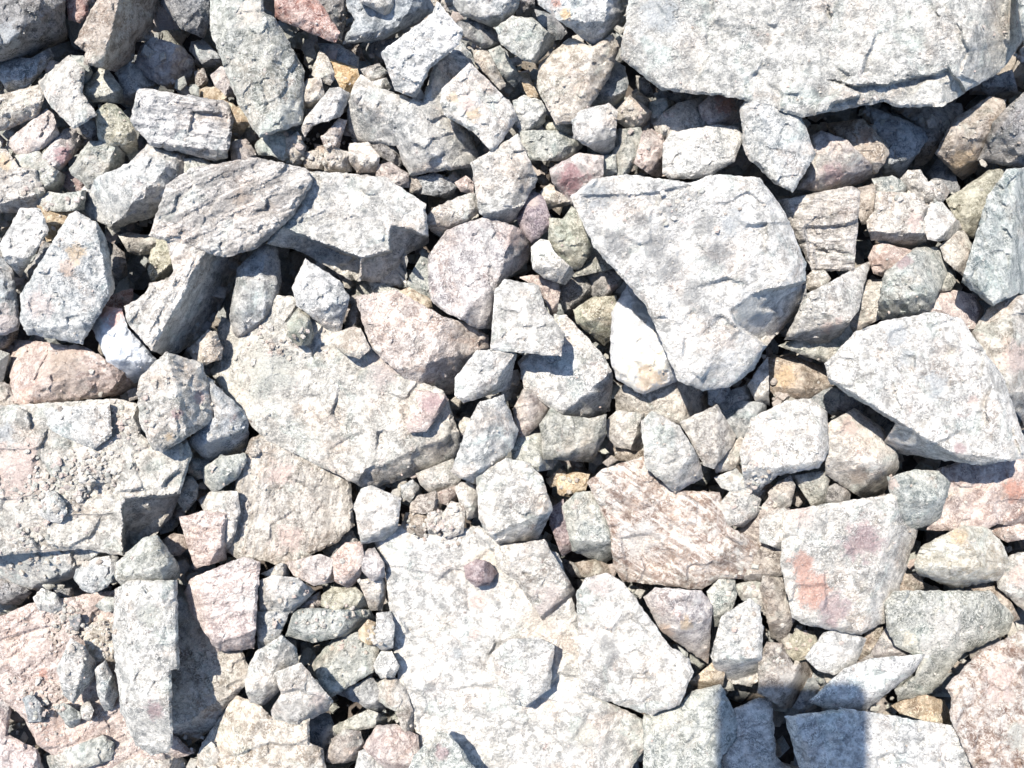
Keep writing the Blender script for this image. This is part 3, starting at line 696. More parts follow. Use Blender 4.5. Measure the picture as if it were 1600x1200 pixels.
88|T|920,755 945,735 975,722 1005,716 1030,742 1060,768 1100,763 1122,770 1130,790 1135,820 1165,832 1187,852 1182,882 1165,902 1120,902 1095,919 1050,918 1000,913 975,906 960,881 960,850 955,825 940,805 930,780|large brown and white fibrous rock right of the bottom centre|f:35 c:960,740,1165,880,12 p:1000,845,32,W s:5:970,840,1020,832,1060,870,1030,910,980,910 c:1150,850,1040,920,25 p:950,750,14,W n:2
72|g|880,792 900,772 925,770 937,790 947,815 957,840 959,866 945,879 915,871 895,859 886,830|grey green block left of the brown fibrous rock|c:900,860,955,850,35
45|m|860,797 880,783 890,830 894,857 878,868 868,850 860,820|narrow mauve stone left of the grey green block|
-10|k|870,870 900,880 925,872 945,890 930,905 895,900|dark stone in the gap below the grey green block|
30|t|900,880 930,875 955,885 962,905 935,910 910,900|small tan stone under the brown fibrous rock's left end|
8|o|853,750 875,732 887,740 876,757 860,762|rusty pebble in the dark gap right of the pale round rock|
18|o|870,747 900,738 920,742 914,767 895,777 873,772|rusty brown stone in the dark gap above the grey green block|
112|w|746,745 770,725 790,718 825,725 845,745 858,770 862,795 855,820 840,840 815,848 780,848 765,835 750,810 744,780|pale round topped rock above the giant white slab|c:856,775,825,848,35 n:1
65|p|803,640 820,608 842,610 860,635 851,657 836,672 820,682 808,677|pinkish stone left of the cream white rock's lower end|c:825,612,830,675,30
82|g|845,665 862,638 880,650 920,655 946,648 944,680 936,705 925,721 900,716 870,719 850,716 843,690|grey block under the cream white rock|c:942,655,925,720,40 c:850,705,930,710,30 n:1
62|g|800,702 813,682 847,678 852,716 870,720 862,732 840,736 825,729 803,724|darker grey stone left of the grey block under the cream white rock|
118|w|707,735 712,715 720,690 735,655 750,630 770,618 785,620 798,640 808,675 800,700 780,718 765,732 745,755 735,752 718,745|long pale leaf shaped rock below the cream block|c:778,622,742,752,30 n:1
112|W|713,590 722,575 745,550 790,545 805,555 805,570 795,590 793,608 765,615 740,622 725,628 712,615|cream white block left of centre above the leaf shaped rock|c:803,570,720,622,30
64|C|332,580 345,560 338,530 350,495 380,515 400,495 430,465 458,465 475,485 520,520 545,515 590,550 640,590 690,610 702,640 715,680 713,705 690,725 650,740 600,755 575,763 540,745 500,725 455,705 420,687 400,667 370,640 350,610|huge grey speckled slab left of centre|c:718,672,560,742,42 p:420,580,40,g p:600,580,30,p n:1 p:680,700,20,c
98|P|650,610 690,618 699,625 686,647 666,672 640,674 634,655 655,640|mauve pink chip lying on the huge speckled slab's right end|p:672,630,18,m
48|c|715,665 725,652 737,655 733,673 720,682|tiny tan pebble between the huge speckled slab and the leaf shaped rock|
92|y|449,505 465,484 481,489 489,520 486,536 465,539 451,525|olive stone on the huge speckled slab below the white pointed stone|
94|c|518,535 545,514 563,514 577,545 561,559 540,553|cream stone on the huge speckled slab left of the pink rock|
46|c|393,688 410,680 450,702 500,727 545,750 549,780 550,820 525,846 505,858 480,863 448,883 425,876 400,871 380,876 356,861 361,820 371,780 371,745 384,710|broad faintly striped cream rock below the huge speckled slab|f:100 p:450,840,25,P p:440,740,20,P c:380,700,375,860,20 n:1
95|W|554,790 565,765 580,760 610,770 625,780 628,800 620,825 600,842 580,849 565,849 555,820|cream white round stone right of the broad striped cream rock|
50|w|652,740 680,728 707,718 718,750 702,767 675,772 658,757|shaded pale stone under the huge speckled slab's lower right end|
28|b|627,760 645,750 659,765 657,777 640,784 629,777|small dark blue cube under the huge speckled slab|
72|t|643,787 655,775 680,769 692,778 687,797 660,802 641,800|tan pebble at the top of the giant white slab|
78|c|670,801 690,798 693,815 686,836 670,834 667,815|small upright cream pebble on the giant white slab's top edge|
78|c|690,805 705,785 727,788 723,832 700,840 690,827|cream chip right of the small upright cream pebble|
68|t|635,802 665,800 668,820 662,840 640,832 628,822|brown chip on the giant white slab's upper left corner|
68|r|678,770 715,758 724,778 702,790 690,787|rusty brown pebble above the cream chip|
72|c|710,762 735,752 748,778 746,805 730,812 722,790|tan chip touching the pale round topped rock|
57|W|588,850 603,830 635,822 670,835 750,825 780,845 830,850 872,868 895,960 910,1000 915,1080 960,1100 1000,1120 1012,1150 982,1190 960,1235 645,1235 655,1150 640,1090 620,1040 612,990 610,930 605,890|giant white slab at the bottom centre|p:740,990,10,P p:715,1020,10,b p:748,940,14,P s:4:600,880,700,900,760,960,700,1000,640,990,600,940 s:4:640,1080,760,1070,900,1100,880,1180,760,1150,660,1160 p:840,970,25,c p:760,890,30,c p:910,1150,24,g n:1
95|c|775,857 810,848 850,845 865,870 885,895 901,930 899,967 880,976 850,970 825,942 805,905 778,885|cream grey rock on the upper right of the giant white slab|c:865,860,898,950,35 f:20 p:860,940,26,p
92|m|726,885 745,875 765,880 776,895 763,913 745,916 729,904|purple grey flake lying on the giant white slab|
100|W|772,1020 782,1008 800,1000 840,998 865,1010 868,1030 860,1050 858,1075 840,1090 820,1102 800,1098 776,1052|pale block standing on the giant white slab with a crisp shadow on its right|c:782,1008,800,1098,12 n:1
115|W|903,925 920,905 950,898 975,913 1000,940 1015,965 1045,1010 1075,1030 1080,1050 1070,1080 1060,1100 1035,1110 1015,1115 985,1105 975,1095 940,1092 908,1080 905,1040 902,1000 901,960|big white rock with grey blotches right of the giant white slab|p:950,1005,16,k p:955,1030,14,k p:915,965,10,g p:1002,1062,12,c p:940,915,20,p c:975,910,1075,1040,25 c:905,1052,975,1062,15 s:5:988,1055,1020,1060,1000,1075,982,1082 n:0
100|p|1008,935 1025,920 1060,918 1095,925 1112,945 1116,980 1113,1020 1105,1035 1080,1025 1058,1010 1033,985 1018,960|pinkish rounded rock with an orange spot in the lower right centre|p:1072,972,11,o p:1040,990,14,T
70|g|1106,925 1125,905 1147,907 1150,930 1141,950 1136,977 1118,977 1108,945|small grey green stone right of the orange spotted rock|
98|w|1116,1002 1128,965 1150,945 1170,937 1186,950 1191,985 1186,1020 1188,1060 1170,1069 1145,1066 1120,1047 1112,1025|grey white stubby rock right of the orange spotted rock, its foot in shade|c:1120,1032,1188,1028,35
58|o|1077,1067 1098,1045 1115,1034 1132,1048 1128,1070 1095,1077|small yellowish stone left of the grey white stubby rock|
85|g|1008,1117 1060,1105 1080,1082 1125,1070 1140,1095 1153,1130 1151,1155 1127,1180 1122,1235 1008,1235 1003,1150|grey green block at the bottom edge, left side of the phone's shadow|c:1112,1072,1120,1190,22 n:1
70|w|1147,1110 1165,1098 1185,1092 1206,1095 1211,1120 1208,1150 1211,1180 1225,1195 1257,1200 1257,1235 1118,1235 1123,1180 1150,1155|upright stone at the bottom edge wholly in the phone's shadow|
78|t|1186,1030 1200,1005 1222,1008 1240,1040 1262,1034 1268,1055 1256,1080 1240,1104 1225,1106 1205,1096 1186,1080|greyish pink stone with its lower half in the phone's shadow|c:1245,1040,1225,1104,30 p:1240,1060,22,w
38|b|1240,1104 1258,1073 1268,1053 1280,1075 1274,1097 1255,1112|small dark sliver in the phone's shadow right of the greyish pink stone|
0|b|1262,1040 1290,1050 1310,1050 1290,1075 1275,1070|dark stone in the gap above the long white blade|
85|W|1260,1027 1288,990 1303,984 1330,988 1352,998 1347,1020 1337,1035 1305,1053 1280,1047|white pyramid shaped stone below the red stained rock|c:1300,985,1300,1050,12 c:1345,1000,1315,1050,30 n:0
105|W|1267,1095 1290,1070 1320,1045 1360,1030 1400,1025 1442,1024 1427,1050 1397,1077 1377,1092 1352,1109 1300,1111 1275,1104|long white blade half in the phone's shadow|c:1430,1035,1350,1098,45 c:1275,1092,1360,1090,30 n:0
118|W|1229,1120 1260,1112 1320,1108 1380,1112 1440,1120 1490,1135 1500,1155 1520,1180 1532,1235 1262,1235 1250,1190 1238,1150|broad white slab on the bottom edge, left part in the phone's shadow|c:1240,1120,1270,1200,30 n:1
88|g|1383,945 1400,925 1450,918 1500,918 1545,925 1572,945 1582,965 1572,990 1532,1007 1502,1022 1482,1050 1457,1080 1440,1085 1405,1093 1400,1075 1430,1055 1442,1030 1402,1010 1388,985|large green grey rock with white patches below the yellow white rock|p:1480,980,30,W p:1420,1000,12,Y p:1450,1010,16,W c:1485,1000,1410,1080,20 n:2
58|p|1340,1035 1362,1020 1375,1000 1386,978 1407,1005 1432,1027 1390,1032|mauve grey triangular stone between the white pyramid stone and the green grey rock|
128|T|1478,1075 1495,1050 1530,1020 1570,995 1645,962 1645,1235 1537,1235 1520,1190 1500,1150 1485,1120 1488,1090|large pinkish brown rock in the bottom right corner|c:1485,1080,1640,990,20 p:1560,1060,30,P p:1590,1150,22,g n:2
98|Y|1431,880 1440,855 1470,835 1505,822 1540,825 1565,850 1575,880 1560,905 1530,915 1490,918 1450,905 1434,895|yellow white rounded rock near the right edge|p:1500,838,14,o f:10 c:1435,890,1565,895,25
60|P|1465,735 1520,715 1580,712 1645,705 1645,835 1590,824 1560,817 1530,830 1500,822 1475,827 1450,827 1468,800 1478,770|wide pink rock on the right edge, shaded by the big white flecked rock|p:1585,765,18,R s:6:1550,785,1645,772,1645,835,1560,822 n:2
45|P|1548,830 1572,814 1607,824 1645,830 1645,855 1600,842 1575,847|small pink stone at the right edge above the yellow white rock|
58|w|1556,892 1580,868 1645,858 1645,962 1610,962 1580,942 1560,917|pale pinkish rock on the right edge right of the yellow white rock|p:1590,900,18,P
40|t|1520,922 1555,912 1580,942 1592,967 1575,972 1550,947|thin tan stone below the yellow white rock|
112|w|1228,800 1260,790 1310,785 1350,780 1400,780 1420,770 1445,790 1440,820 1430,860 1415,900 1405,940 1390,965 1365,985 1345,990 1310,985 1260,975 1240,962 1226,930 1222,880 1225,840|large grey rock with red and purple stains in the lower right|p:1352,842,32,m p:1330,858,18,m p:1252,885,22,R p:1268,920,30,R p:1300,950,26,m p:1250,800,20,P c:1402,780,1345,990,34 c:1230,960,1345,985,30 n:0
102|g|1388,748 1430,735 1465,738 1483,755 1481,785 1466,815 1445,826 1415,829 1400,812 1396,780 1390,765|rounded grey rock above the yellow white rock|c:1465,780,1415,828,20 p:1395,755,9,P
60|t|1198,880 1222,868 1228,930 1242,965 1228,990 1223,1005 1205,992 1193,960 1188,920|pinkish tan stone left of the red stained rock|
70|t|1148,880 1180,858 1212,848 1224,865 1222,897 1195,907 1165,907|brown stone between the fibrous rock and the red stained rock|
48|c|1148,915 1185,907 1202,930 1197,962 1180,947 1160,937|cream stone below the brown stone in the lower right|
35|y|1226,1007 1245,985 1270,988 1277,1005 1264,1027 1245,1032 1229,1022|olive yellow stone below the red stained rock|
42|t|1338,1027 1353,990 1387,965 1389,983 1372,1010 1350,1032|thin brown stone right of the white pyramid stone|
58|o|1395,1102 1440,1085 1472,1095 1488,1120 1483,1138 1440,1122 1408,1114|cream ochre stone above the broad white slab's right part|
48|t|1403,925 1413,898 1437,898 1442,918 1420,937 1403,947|small tan stone right of the red stained rock's lower end|
88|C|-45,640 40,638 100,632 185,625 218,635 218,680 250,700 290,690 298,710 290,740 280,770 270,800 245,830 230,850 200,868 165,862 130,855 60,862 -45,870|huge cracked cream slab on the left edge|d:50:192,778,240,774,300,770,300,800,240,840,190,866 s:5:-45,702,60,700,78,660,80,740,130,760,190,752,190,780,180,800,105,805,60,775,-45,780 s:5:-45,780,60,775,105,805,180,800,190,880,-45,880 p:25,725,40,P p:30,755,30,P p:5,680,20,b n:0 s:6:140,742,190,740,182,770,130,785,145,760
58|C|-45,852 30,835 85,808 110,800 185,800 197,862 157,872 132,895 110,900 60,922 30,916 -45,905|cream and green ledge below the huge cracked slab|p:30,860,28,g s:6:110,860,130,855,128,895,112,895 n:3
96|w|66,640 110,635 170,632 173,680 166,686 146,701 138,698 80,673|flat grey plate on the huge cracked slab|n:0
102|W|55,777 70,765 85,768 100,785 104,800 93,816 75,813 60,802|small white stone sitting on the huge cracked slab|
62|w|-45,820 0,800 35,775 60,770 62,805 90,815 60,830 20,845 -45,855|rough pale lump of the cracked slab near the left edge|n:3
128|w|216,610 220,590 240,565 260,552 290,555 315,570 325,600 338,640 335,655 315,668 290,680 285,690 255,705 240,700 230,680 220,660 217,635|white, blue and mauve flecked rock right of the glassy quartz lump|c:262,560,292,682,30 p:312,622,9,m p:277,648,9,m p:265,683,7,o n:1
72|b|325,592 345,608 365,625 387,650 390,680 386,700 370,711 340,716 325,719 303,706 293,690 313,668 336,653|blue grey rock left of the huge speckled slab|c:365,635,310,705,25 p:335,695,18,w
42|g|294,714 327,718 324,746 305,750 290,736|small grey stone below the blue grey rock|
65|g|320,730 345,714 381,710 384,720 371,746 351,761 335,769 320,752|green grey stone at the upper left of the striped cream rock|c:325,728,345,765,25 
38|g|282,743 300,745 310,760 306,781 290,799 280,785|small pale green pebble right of the huge cracked slab|
75|P|281,810 320,800 353,804 356,850 352,873 330,881 305,887 297,870 289,840|pink tan squarish stone left of the striped cream rock|f:10
62|c|312,782 335,768 370,770 374,800 362,850 353,862 350,806 320,800|cream stone behind the pink tan squarish stone|
50|r|254,845 272,834 289,837 294,855 281,867 261,867|small brown round pebble left of the pink tan squarish stone|
-20|b|250,810 275,790 285,810 270,830 250,835|black pebble in the gap right of the huge cracked slab|
118|g|183,880 200,860 225,842 245,838 262,865 279,885 279,900 260,913 240,906 215,913 190,913 181,900|green grey block on top of the standing rock in the lower left|c:245,840,275,905,35
132|w|181,925 200,910 240,908 275,911 279,940 279,1046 266,1046 268,1085 271,1120 269,1160 262,1173 235,1176 212,1161 205,1131 190,1111 185,1080 181,1040 177,1000 179,960|tall upright grey white rock in the lower left casting a broad shadow|c:212,910,200,1150,22 c:185,1095,268,1090,15 p:240,1110,14,m p:235,960,20,g
82|w|120,890 150,872 182,869 187,890 167,916 145,926 130,921 118,905|pale stone left of the green grey block in the lower left|
62|W|53,935 65,921 85,927 104,948 96,959 78,956 60,951|small bright white chunk near the left edge in the lower left|
18|k|-35,905 20,907 47,925 32,943 0,942 -35,946|dark shaded stone on the left edge below the cream and green ledge|
25|k|85,922 112,918 120,935 108,952 98,945|small dark pebble right of the small bright white chunk|
48|P|-45,985 20,965 50,945 110,935 180,925 200,1000 215,1100 300,1175 240,1192 160,1212 100,1192 60,1162 40,1122 -45,1050|big pinkish beige slab in the lower left|f:-30 s:6:-45,1010,60,980,110,970,70,1020,-45,1050 p:68,1052,9,R n:2
98|w|90,1045 98,1015 110,1000 130,1010 147,1035 145,1060 130,1080 115,1097 100,1085 92,1065|pale oval stone on the big pinkish beige slab|
82|w|149,1047 165,1034 178,1060 183,1085 175,1107 164,1109 154,1087|pale narrow stone left of the tall upright rock|
70|g|85,1105 100,1099 126,1114 123,1131 110,1139 94,1121|small grey pebble below the pale oval stone|
72|w|126,1105 138,1092 147,1110 141,1126 128,1123|tiny pale pebble right of the small grey pebble in the lower left|
66|b|36,1090 50,1084 69,1105 71,1127 44,1129|grey pebble on the lower left part of the big beige slab|
68|k|109,968 125,958 129,975 118,994 109,986|tiny dark pebble above the pale oval stone|
62|c|131,980 160,968 183,973 179,1032 150,1032 134,1006|flat beige stone left of the tall upright rock|
75|g|148,946 165,932 184,934 183,953 165,957|tiny green grey pebble against the tall upright rock's left side|
52|c|268,925 300,948 342,1013 377,1018 392,1060 372,1087 352,1102 347,1127 312,1152 272,1180 200,1192 230,1150 262,1100 262,1040|beige slab carrying the broad shadow of the tall upright rock|c:390,1065,290,1130,40 n:1
98|P|291,925 300,905 340,882 380,872 405,880 409,900 406,940 403,980 396,1011 370,1019 340,1016 325,991 312,971 297,951|pink layered rock in the lower left|f:-15 n:2
84|w|405,908 430,900 465,905 491,924 476,941 456,956 430,957 408,952|pale grey pointed stone right of the pink layered rock|
74|w|401,957 430,955 452,955 441,986 432,1002 405,1014|pale grey stone below the pointed one, right of the pink layered rock|
90|w|390,1040 400,1020 425,1000 440,995 462,1015 463,1035 446,1061 430,1086 410,1099 391,1096 384,1070|grey white rock left of the white notched stone|c:442,998,408,1098,35 n:1
112|W|430,1052 450,1040 470,1037 485,1060 500,1075 518,1095 510,1110 490,1120 465,1130 430,1125 424,1110 440,1085 434,1067|white notched stone in the lower left centre|p:497,1095,13,p s:10:425,1080,470,1076,520,1095,510,1130,420,1135
72|g|449,981 460,958 480,951 510,957 545,954 577,954 582,966 562,987 540,993 500,996 490,1003 465,999 449,993|greenish grey chunk in the rubble left of the giant white slab|c:500,955,580,965,25
60|y|504,930 520,919 555,919 573,935 580,953 550,956 520,956 504,945|pale olive stone above the greenish grey chunk|
40|p|464,946 500,924 503,946 486,955 469,953|small dark pink pebble left of the pale olive stone|
62|c|408,897 440,879 453,885 452,902 425,902|small beige stone below the striped cream rock|
75|p|450,880 475,873 500,867 521,874 527,890 521,907 490,914 460,898|pink stone below the striped cream rock's lower right|
80|P|520,870 540,850 565,848 569,880 561,901 545,919 524,906|pink stone below the cream white round stone|
80|p|566,865 585,857 599,880 601,901 580,907 566,891|small pink stone touching the giant white slab's upper left|
15|b|503,862 545,822 562,848 530,867 515,872|dark blue stone in the gap beside the striped cream rock|
60|c|560,907 585,903 601,905 604,920 596,952 580,952 569,926|cream stone left of the giant white slab's left edge|
62|g|488,1037 520,1000 550,990 577,985 592,1010 586,1047 560,1067 540,1077 520,1087 504,1076 498,1056|grey rock with dark blue lower face in the rubble left of the giant white slab|c:558,990,500,1060,48 n:0
78|o|561,985 575,969 589,974 591,1007 575,1007 561,996|small tan pebble above the grey rock with the dark blue face|
86|W|589,960 610,957 616,980 613,1011 600,1017 587,1006|small white pebble touching the giant white slab's left edge|
80|W|584,1040 595,1019 612,1019 623,1040 616,1057 595,1059|round cream pebble at the giant white slab's left edge|
60|c|588,1070 612,1058 632,1070 642,1095 652,1130 654,1143 640,1150 628,1137 618,1112 605,1107 594,1097|narrow cream stone along the giant white slab's left edge|
42|b|530,1085 580,1058 597,1080 602,1112 590,1118 560,1097|shaded blue stone below the grey rock with the dark blue face|
38|g|518,1137 550,1119 575,1109 602,1120 604,1132 585,1137 560,1142 530,1147|green grey stone in the rubble at the bottom left of centre|
55|t|510,1187 520,1155 540,1140 562,1144 568,1165 556,1187 520,1192|tan stone above the bottom edge left of centre|
66|P|568,1167 590,1135 620,1133 652,1150 660,1175 657,1200 620,1217 588,1192|pinkish rock near the bottom edge, left of the dark tipped grey rock|c:600,1140,655,1190,20
58|W|548,1235 560,1175 580,1165 600,1187 622,1235|white stone on the bottom edge left of centre|
112|g|648,1182 670,1155 685,1143 705,1150 725,1175 747,1205 765,1235 625,1235 640,1205|grey rock lying on the giant white slab at the bottom edge|c:703,1150,755,1235,35 p:690,1175,12,m n:0
28|k|480,1130 500,1113 514,1117 527,1145 522,1167 510,1189 500,1167 478,1162|dark stone below the white notched stone|
70|c|343,1130 370,1088 400,1098 430,1126 482,1123 482,1160 502,1170 512,1235 328,1235 308,1192 318,1160|broad pale rock on the bottom edge in the lower left|s:7:420,1160,515,1165,515,1240,380,1240,330,1190 n:2
50|P|-45,1055 0,1072 20,1098 12,1148 32,1158 57,1170 80,1235 -45,1235|pink beige rock in the bottom left corner|
58|g|75,1182 160,1150 177,1163 172,1187 110,1207 82,1207|grey stone near the bottom edge in the lower left|
50|c|308,1178 330,1158 357,1185 352,1203 315,1198|small cream pebble at the bottom left of the broad pale rock|
40|c|90,1212 170,1190 225,1187 280,1182 302,1202 300,1240 90,1240|beige stone on the bottom edge near the bottom left corner|
"""

def parse_opts(s):
    o = {'c': [], 's': [], 'p': [], 'd': []}
    for t in s.split():
        k, v = t.split(':', 1)
        if k == 'c': o['c'].append(tuple(float(q) for q in v.split(',')))
        elif k in 'sd':
            d, pts = v.split(':'); q = [float(w) for w in pts.split(',')]
            o[k].append((float(d), list(zip(q[::2], q[1::2]))))
        elif k == 'p':
            q = v.split(','); o['p'].append((float(q[0]), float(q[1]), float(q[2]), q[3]))
        elif k == 'f': o['f'] = float(v)
        elif k == 'n': o['n'] = int(v)
        elif k == 'h': o['h'] = float(v)
    return o

for li, line in enumerate(ROCKS.strip().splitlines()):
    z0, key, pts, label, os_ = line.split('|')
    poly = [tuple(float(q) for q in p.split(',')) for p in pts.split()]
    opts = parse_opts(os_)
    rs = np.random.RandomState(100 + li)
    X, Y, Z, faces, stain, (cx, cy, size) = make_rock(float(z0), key, poly, opts, rs)
    W = to_world(X, Y, Z)
    zb = float(Z.min())
    k = (HC - float(z0)) / D0
    origin = ((cx - 800) * k * S, -(cy - 600) * k * S, zb * S)
    if key == 'q': name = 'quartz_lump'
    elif 'slab' in label.split(' on ')[0].split(' of ')[0].split(' below ')[0] and size > 150: name = 'rock_slab'
    elif size > 200: name = 'boulder'
    elif size > 52: name = 'rock'
    elif size > 26: name = 'stone'
    else: name = 'pebble'
    ob = mesh_object(name, W, faces, M_QUARTZ if key == 'q' else M_ROCK, origin, stain)
    f = opts.get('f')
    dress(ob, key, rs, (.75 if key in 'Tl' else .5) if f is not None else rs.uniform(0, .35), -(-f) if f is not None else rs.uniform(0, 180))
    ob['label'] = label
    ob['category'] = {'quartz_lump': 'quartz', 'rock_slab': 'rock slab'}.get(name, name)
    ob['group'] = 'broken rocks of the rubble pile'

# ------------------------------------------------------------------ loose gravel: low chips in every gap and crumbs on the rocks
def chip(V, F, x, y, z, r, rs, flat=.6):
    """small angular chip: jittered cut octahedron-like solid appended to V, F (photo px, u)"""
    n = rs.randint(4, 7); a0 = rs.uniform(0, 6.28)
    st = rs.uniform(.65, 1.0); rot = rs.uniform(0, 3.14)
    base = len(V)
    rings = ((-.35 * flat, .75), (.12 * flat, 1.0), (.5 * flat, rs.uniform(.45, .75)))
    tx, ty = rs.uniform(-.35, .35, 2)
    for (h, rr) in rings:
        for i in range(n):
            a = a0 + 6.283 * i / n + rs.uniform(-.22, .22)
            q = rr * rs.uniform(.82, 1.12) * r
            lx, ly = math.cos(a) * q, math.sin(a) * q * st
            gx = lx * math.cos(rot) - ly * math.sin(rot); gy = lx * math.sin(rot) + ly * math.cos(rot)
            V.append((x + gx, y + gy, z + h * r + (tx * gx + ty * gy)))
    for k in range(2):
        for i in range(n):
            j = (i + 1) % n
            F.append((base + k * n + i, base + k * n + j, base + (k + 1) * n + j, base + (k + 1) * n + i))
    F.append(tuple(base + 2 * n + i for i in range(n)))
    F.append(tuple(base + n - 1 - i for i in range(n)))
    return n * 3

def px_world(V):
    V = np.array(V)
    return np.stack([(V[:, 0] - 800) * S, -(V[:, 1] - 600) * S, V[:, 2] * S], 1)

def stuff_mesh(name, W, F, cols, keys_n, mat):
    me = bpy.data.meshes.new(name)
    me.from_pydata(W.tolist(), [], [tuple(reversed(f)) for f in F])
    ca = me.color_attributes.new("stain", 'FLOAT_COLOR', 'POINT')
    ca.data.foreach_set("color", np.array(cols, dtype=np.float32).ravel())
    me.materials.append(mat)
    ob = bpy.data.objects.new(name, me)
    scene.collection.objects.link(ob)
    ob['kind'] = 'stuff'
    return ob

rs = np.random.RandomState(5)
def fill_layer(count, xr, yr, zr, rr, keys, V, F, C, avoid=None):
    for _ in range(count):
        x, y = rs.uniform(*xr), rs.uniform(*yr)
        if avoid and avoid[0] < x < avoid[1] and avoid[2] < y < avoid[3]: continue
        r = rs.uniform(*rr)
        n = chip(V, F, x, y, rs.uniform(*zr), r, rs, .8)
        col = PAL[keys[rs.randint(len(keys))]][0]; j = rs.uniform(.75, 1.1)
        C += [(col[0] * j, col[1] * j, col[2] * j, 1.0)] * n

V, F, C = [], [], []
fill_layer(1500, (-150, 1750), (-150, 1350), (-120, -80), (22, 48), 'gktkbkpt', V, F, C)  # low chips take darker tones, painting deeper shade into the gaps
fill_layer(1500, (-150, 1750), (-150, 1350), (-85, -45), (8, 20), 'gktkbgpt', V, F, C)
HOLES = [(115,60,45),(120,195,20),(250,30,30),(320,75,40),(205,420,45),(230,395,45),(440,420,30),(640,430,25),(550,60,40),(845,60,40),(995,115,40),(1540,150,70),
 (1490,280,50),(1350,370,35),(1370,440,25),(870,745,50),(900,870,40),(1165,1100,35),(1215,1160,35),(550,1110,50),(740,650,35),(1225,300,30),(1290,975,30),
 (265,840,40),(20,930,40),(1590,940,30),(1180,290,50),(700,520,20),(1440,720,60),(1320,640,50),(430,1000,25)]
for _ in range(13000):
    x, y = rs.uniform(-60, 1660), rs.uniform(-60, 1260)
    if any((x - hx) ** 2 + (y - hy) ** 2 < hr * hr for hx, hy, hr in HOLES): continue
    if gnoise(np.array([x / 90.0]), np.array([y / 90.0 + 40]))[0] < -.12: continue
    i = int((y + 50) / HM_N); j = int((x + 50) / HM_N)
    if 1 < i < hm.shape[0] - 2 and 1 < j < hm.shape[1] - 2 and hm[i, j] > 32: continue
    r = rs.uniform(3.0, 17)
    z = rs.uniform(-45, 30)
    n = chip(V, F, 800 + (x - 800) * (HC - z) / D0, 600 + (y - 600) * (HC - z) / D0, z, r, rs, rs.uniform(.3, .9))
    col = PAL['wcCpPgtWcl'[rs.randint(10)]][0]; j_ = rs.uniform(.75, 1.05)
    C += [(col[0] * j_, col[1] * j_, col[2] * j_, 1.0)] * n
ob = stuff_mesh('gravel', px_world(V), F, C, 0, M_ROCK)
dress(ob, 'g', rs, 0.0)
ob['label'] = 'small gravel down in the gaps between the rocks, lowest chips darkened as shade'
ob['category'] = 'gravel'
# pile going on beyond the frame
V, F, C = [], [], []
fill_layer(2600, (-2600, 4200), (-2400, 3600), (-40, 40), (35, 130), 'wWgcCplt', V, F, C, (-80, 1680, -80, 1280))
ob = stuff_mesh('rubble', px_world(V), F, C, 0, M_ROCK)
dress(ob, 'w', rs, 0.2)
ob['label'] = 'pale broken rubble going on all around the pile'
ob['category'] = 'rubble'

# crumbs lying on the rocks
V, F, C = [], [], []
spots = [(90, 760, 60, 60, 150), (150, 740, 60, 40, 120), (300, 640, 250, 60, 30), (130, 990, 60, 50, 160), (60, 1100, 60, 60, 80),
         (200, 650, 40, 40, 60), (500, 240, 60, 40, 90), (680, 820, 60, 30, 70), (500, 950, 80, 60, 80), (560, 1000, 60, 60, 50),
         (440, 530, 50, 30, 60), (900, 760, 60, 40, 30), (1180, 760, 60, 50, 50), (1230, 1010, 60, 40, 40), (1420, 310, 70, 40, 40),
         (1060, 320, 60, 30, 25), (50, 860, 70, 40, 80), (1000, 180, 60, 40, 40), (90, 300, 50, 50, 40), (1160, 930, 50, 50, 50)]
def crumb(x, y, r, rs):
    i = int((y + 50) / HM_N); j = int((x + 50) / HM_N)
    if i < 2 or j < 2 or i >= hm.shape[0] - 2 or j >= hm.shape[1] - 2: return
    w = hm[i - 1:i + 2, j - 1:j + 2]
    z = float(np.median(w))
    if w.max() - w.min() > 16: 
        if rs.uniform() < .8: return
        z = float(w.min())
    k = (HC - z) / D0
    n = chip(V, F, 800 + (x - 800) * k, 600 + (y - 600) * k, z + r * .15, r, rs, .7)
    col = PAL['wcCpPgtWc'[rs.randint(9)]][0]; q = rs.uniform(.85, 1.1)
    C.extend([(col[0] * q, col[1] * q, col[2] * q, 1.0)] * n)
for (sx, sy, wx_, wy_, cnt) in spots:
    for _ in range(cnt):
        crumb(rs.normal(sx, wx_ * .5), rs.normal(sy, wy_ * .5), rs.uniform(1.2, 5.5) if rs.uniform() < .9 else rs.uniform(5, 8), rs)
for _ in range(1500):
    crumb(rs.uniform(-20, 1620), rs.uniform(-20, 1220), rs.uniform(.9, 3.0), rs)
ob = stuff_mesh('rock_crumbs', px_world(V), F, C, 0, M_ROCK)
dress(ob, 'c', rs, 0.0)
ob['label'] = 'tiny pale rock crumbs scattered over the rocks'
ob['category'] = 'crumbs'

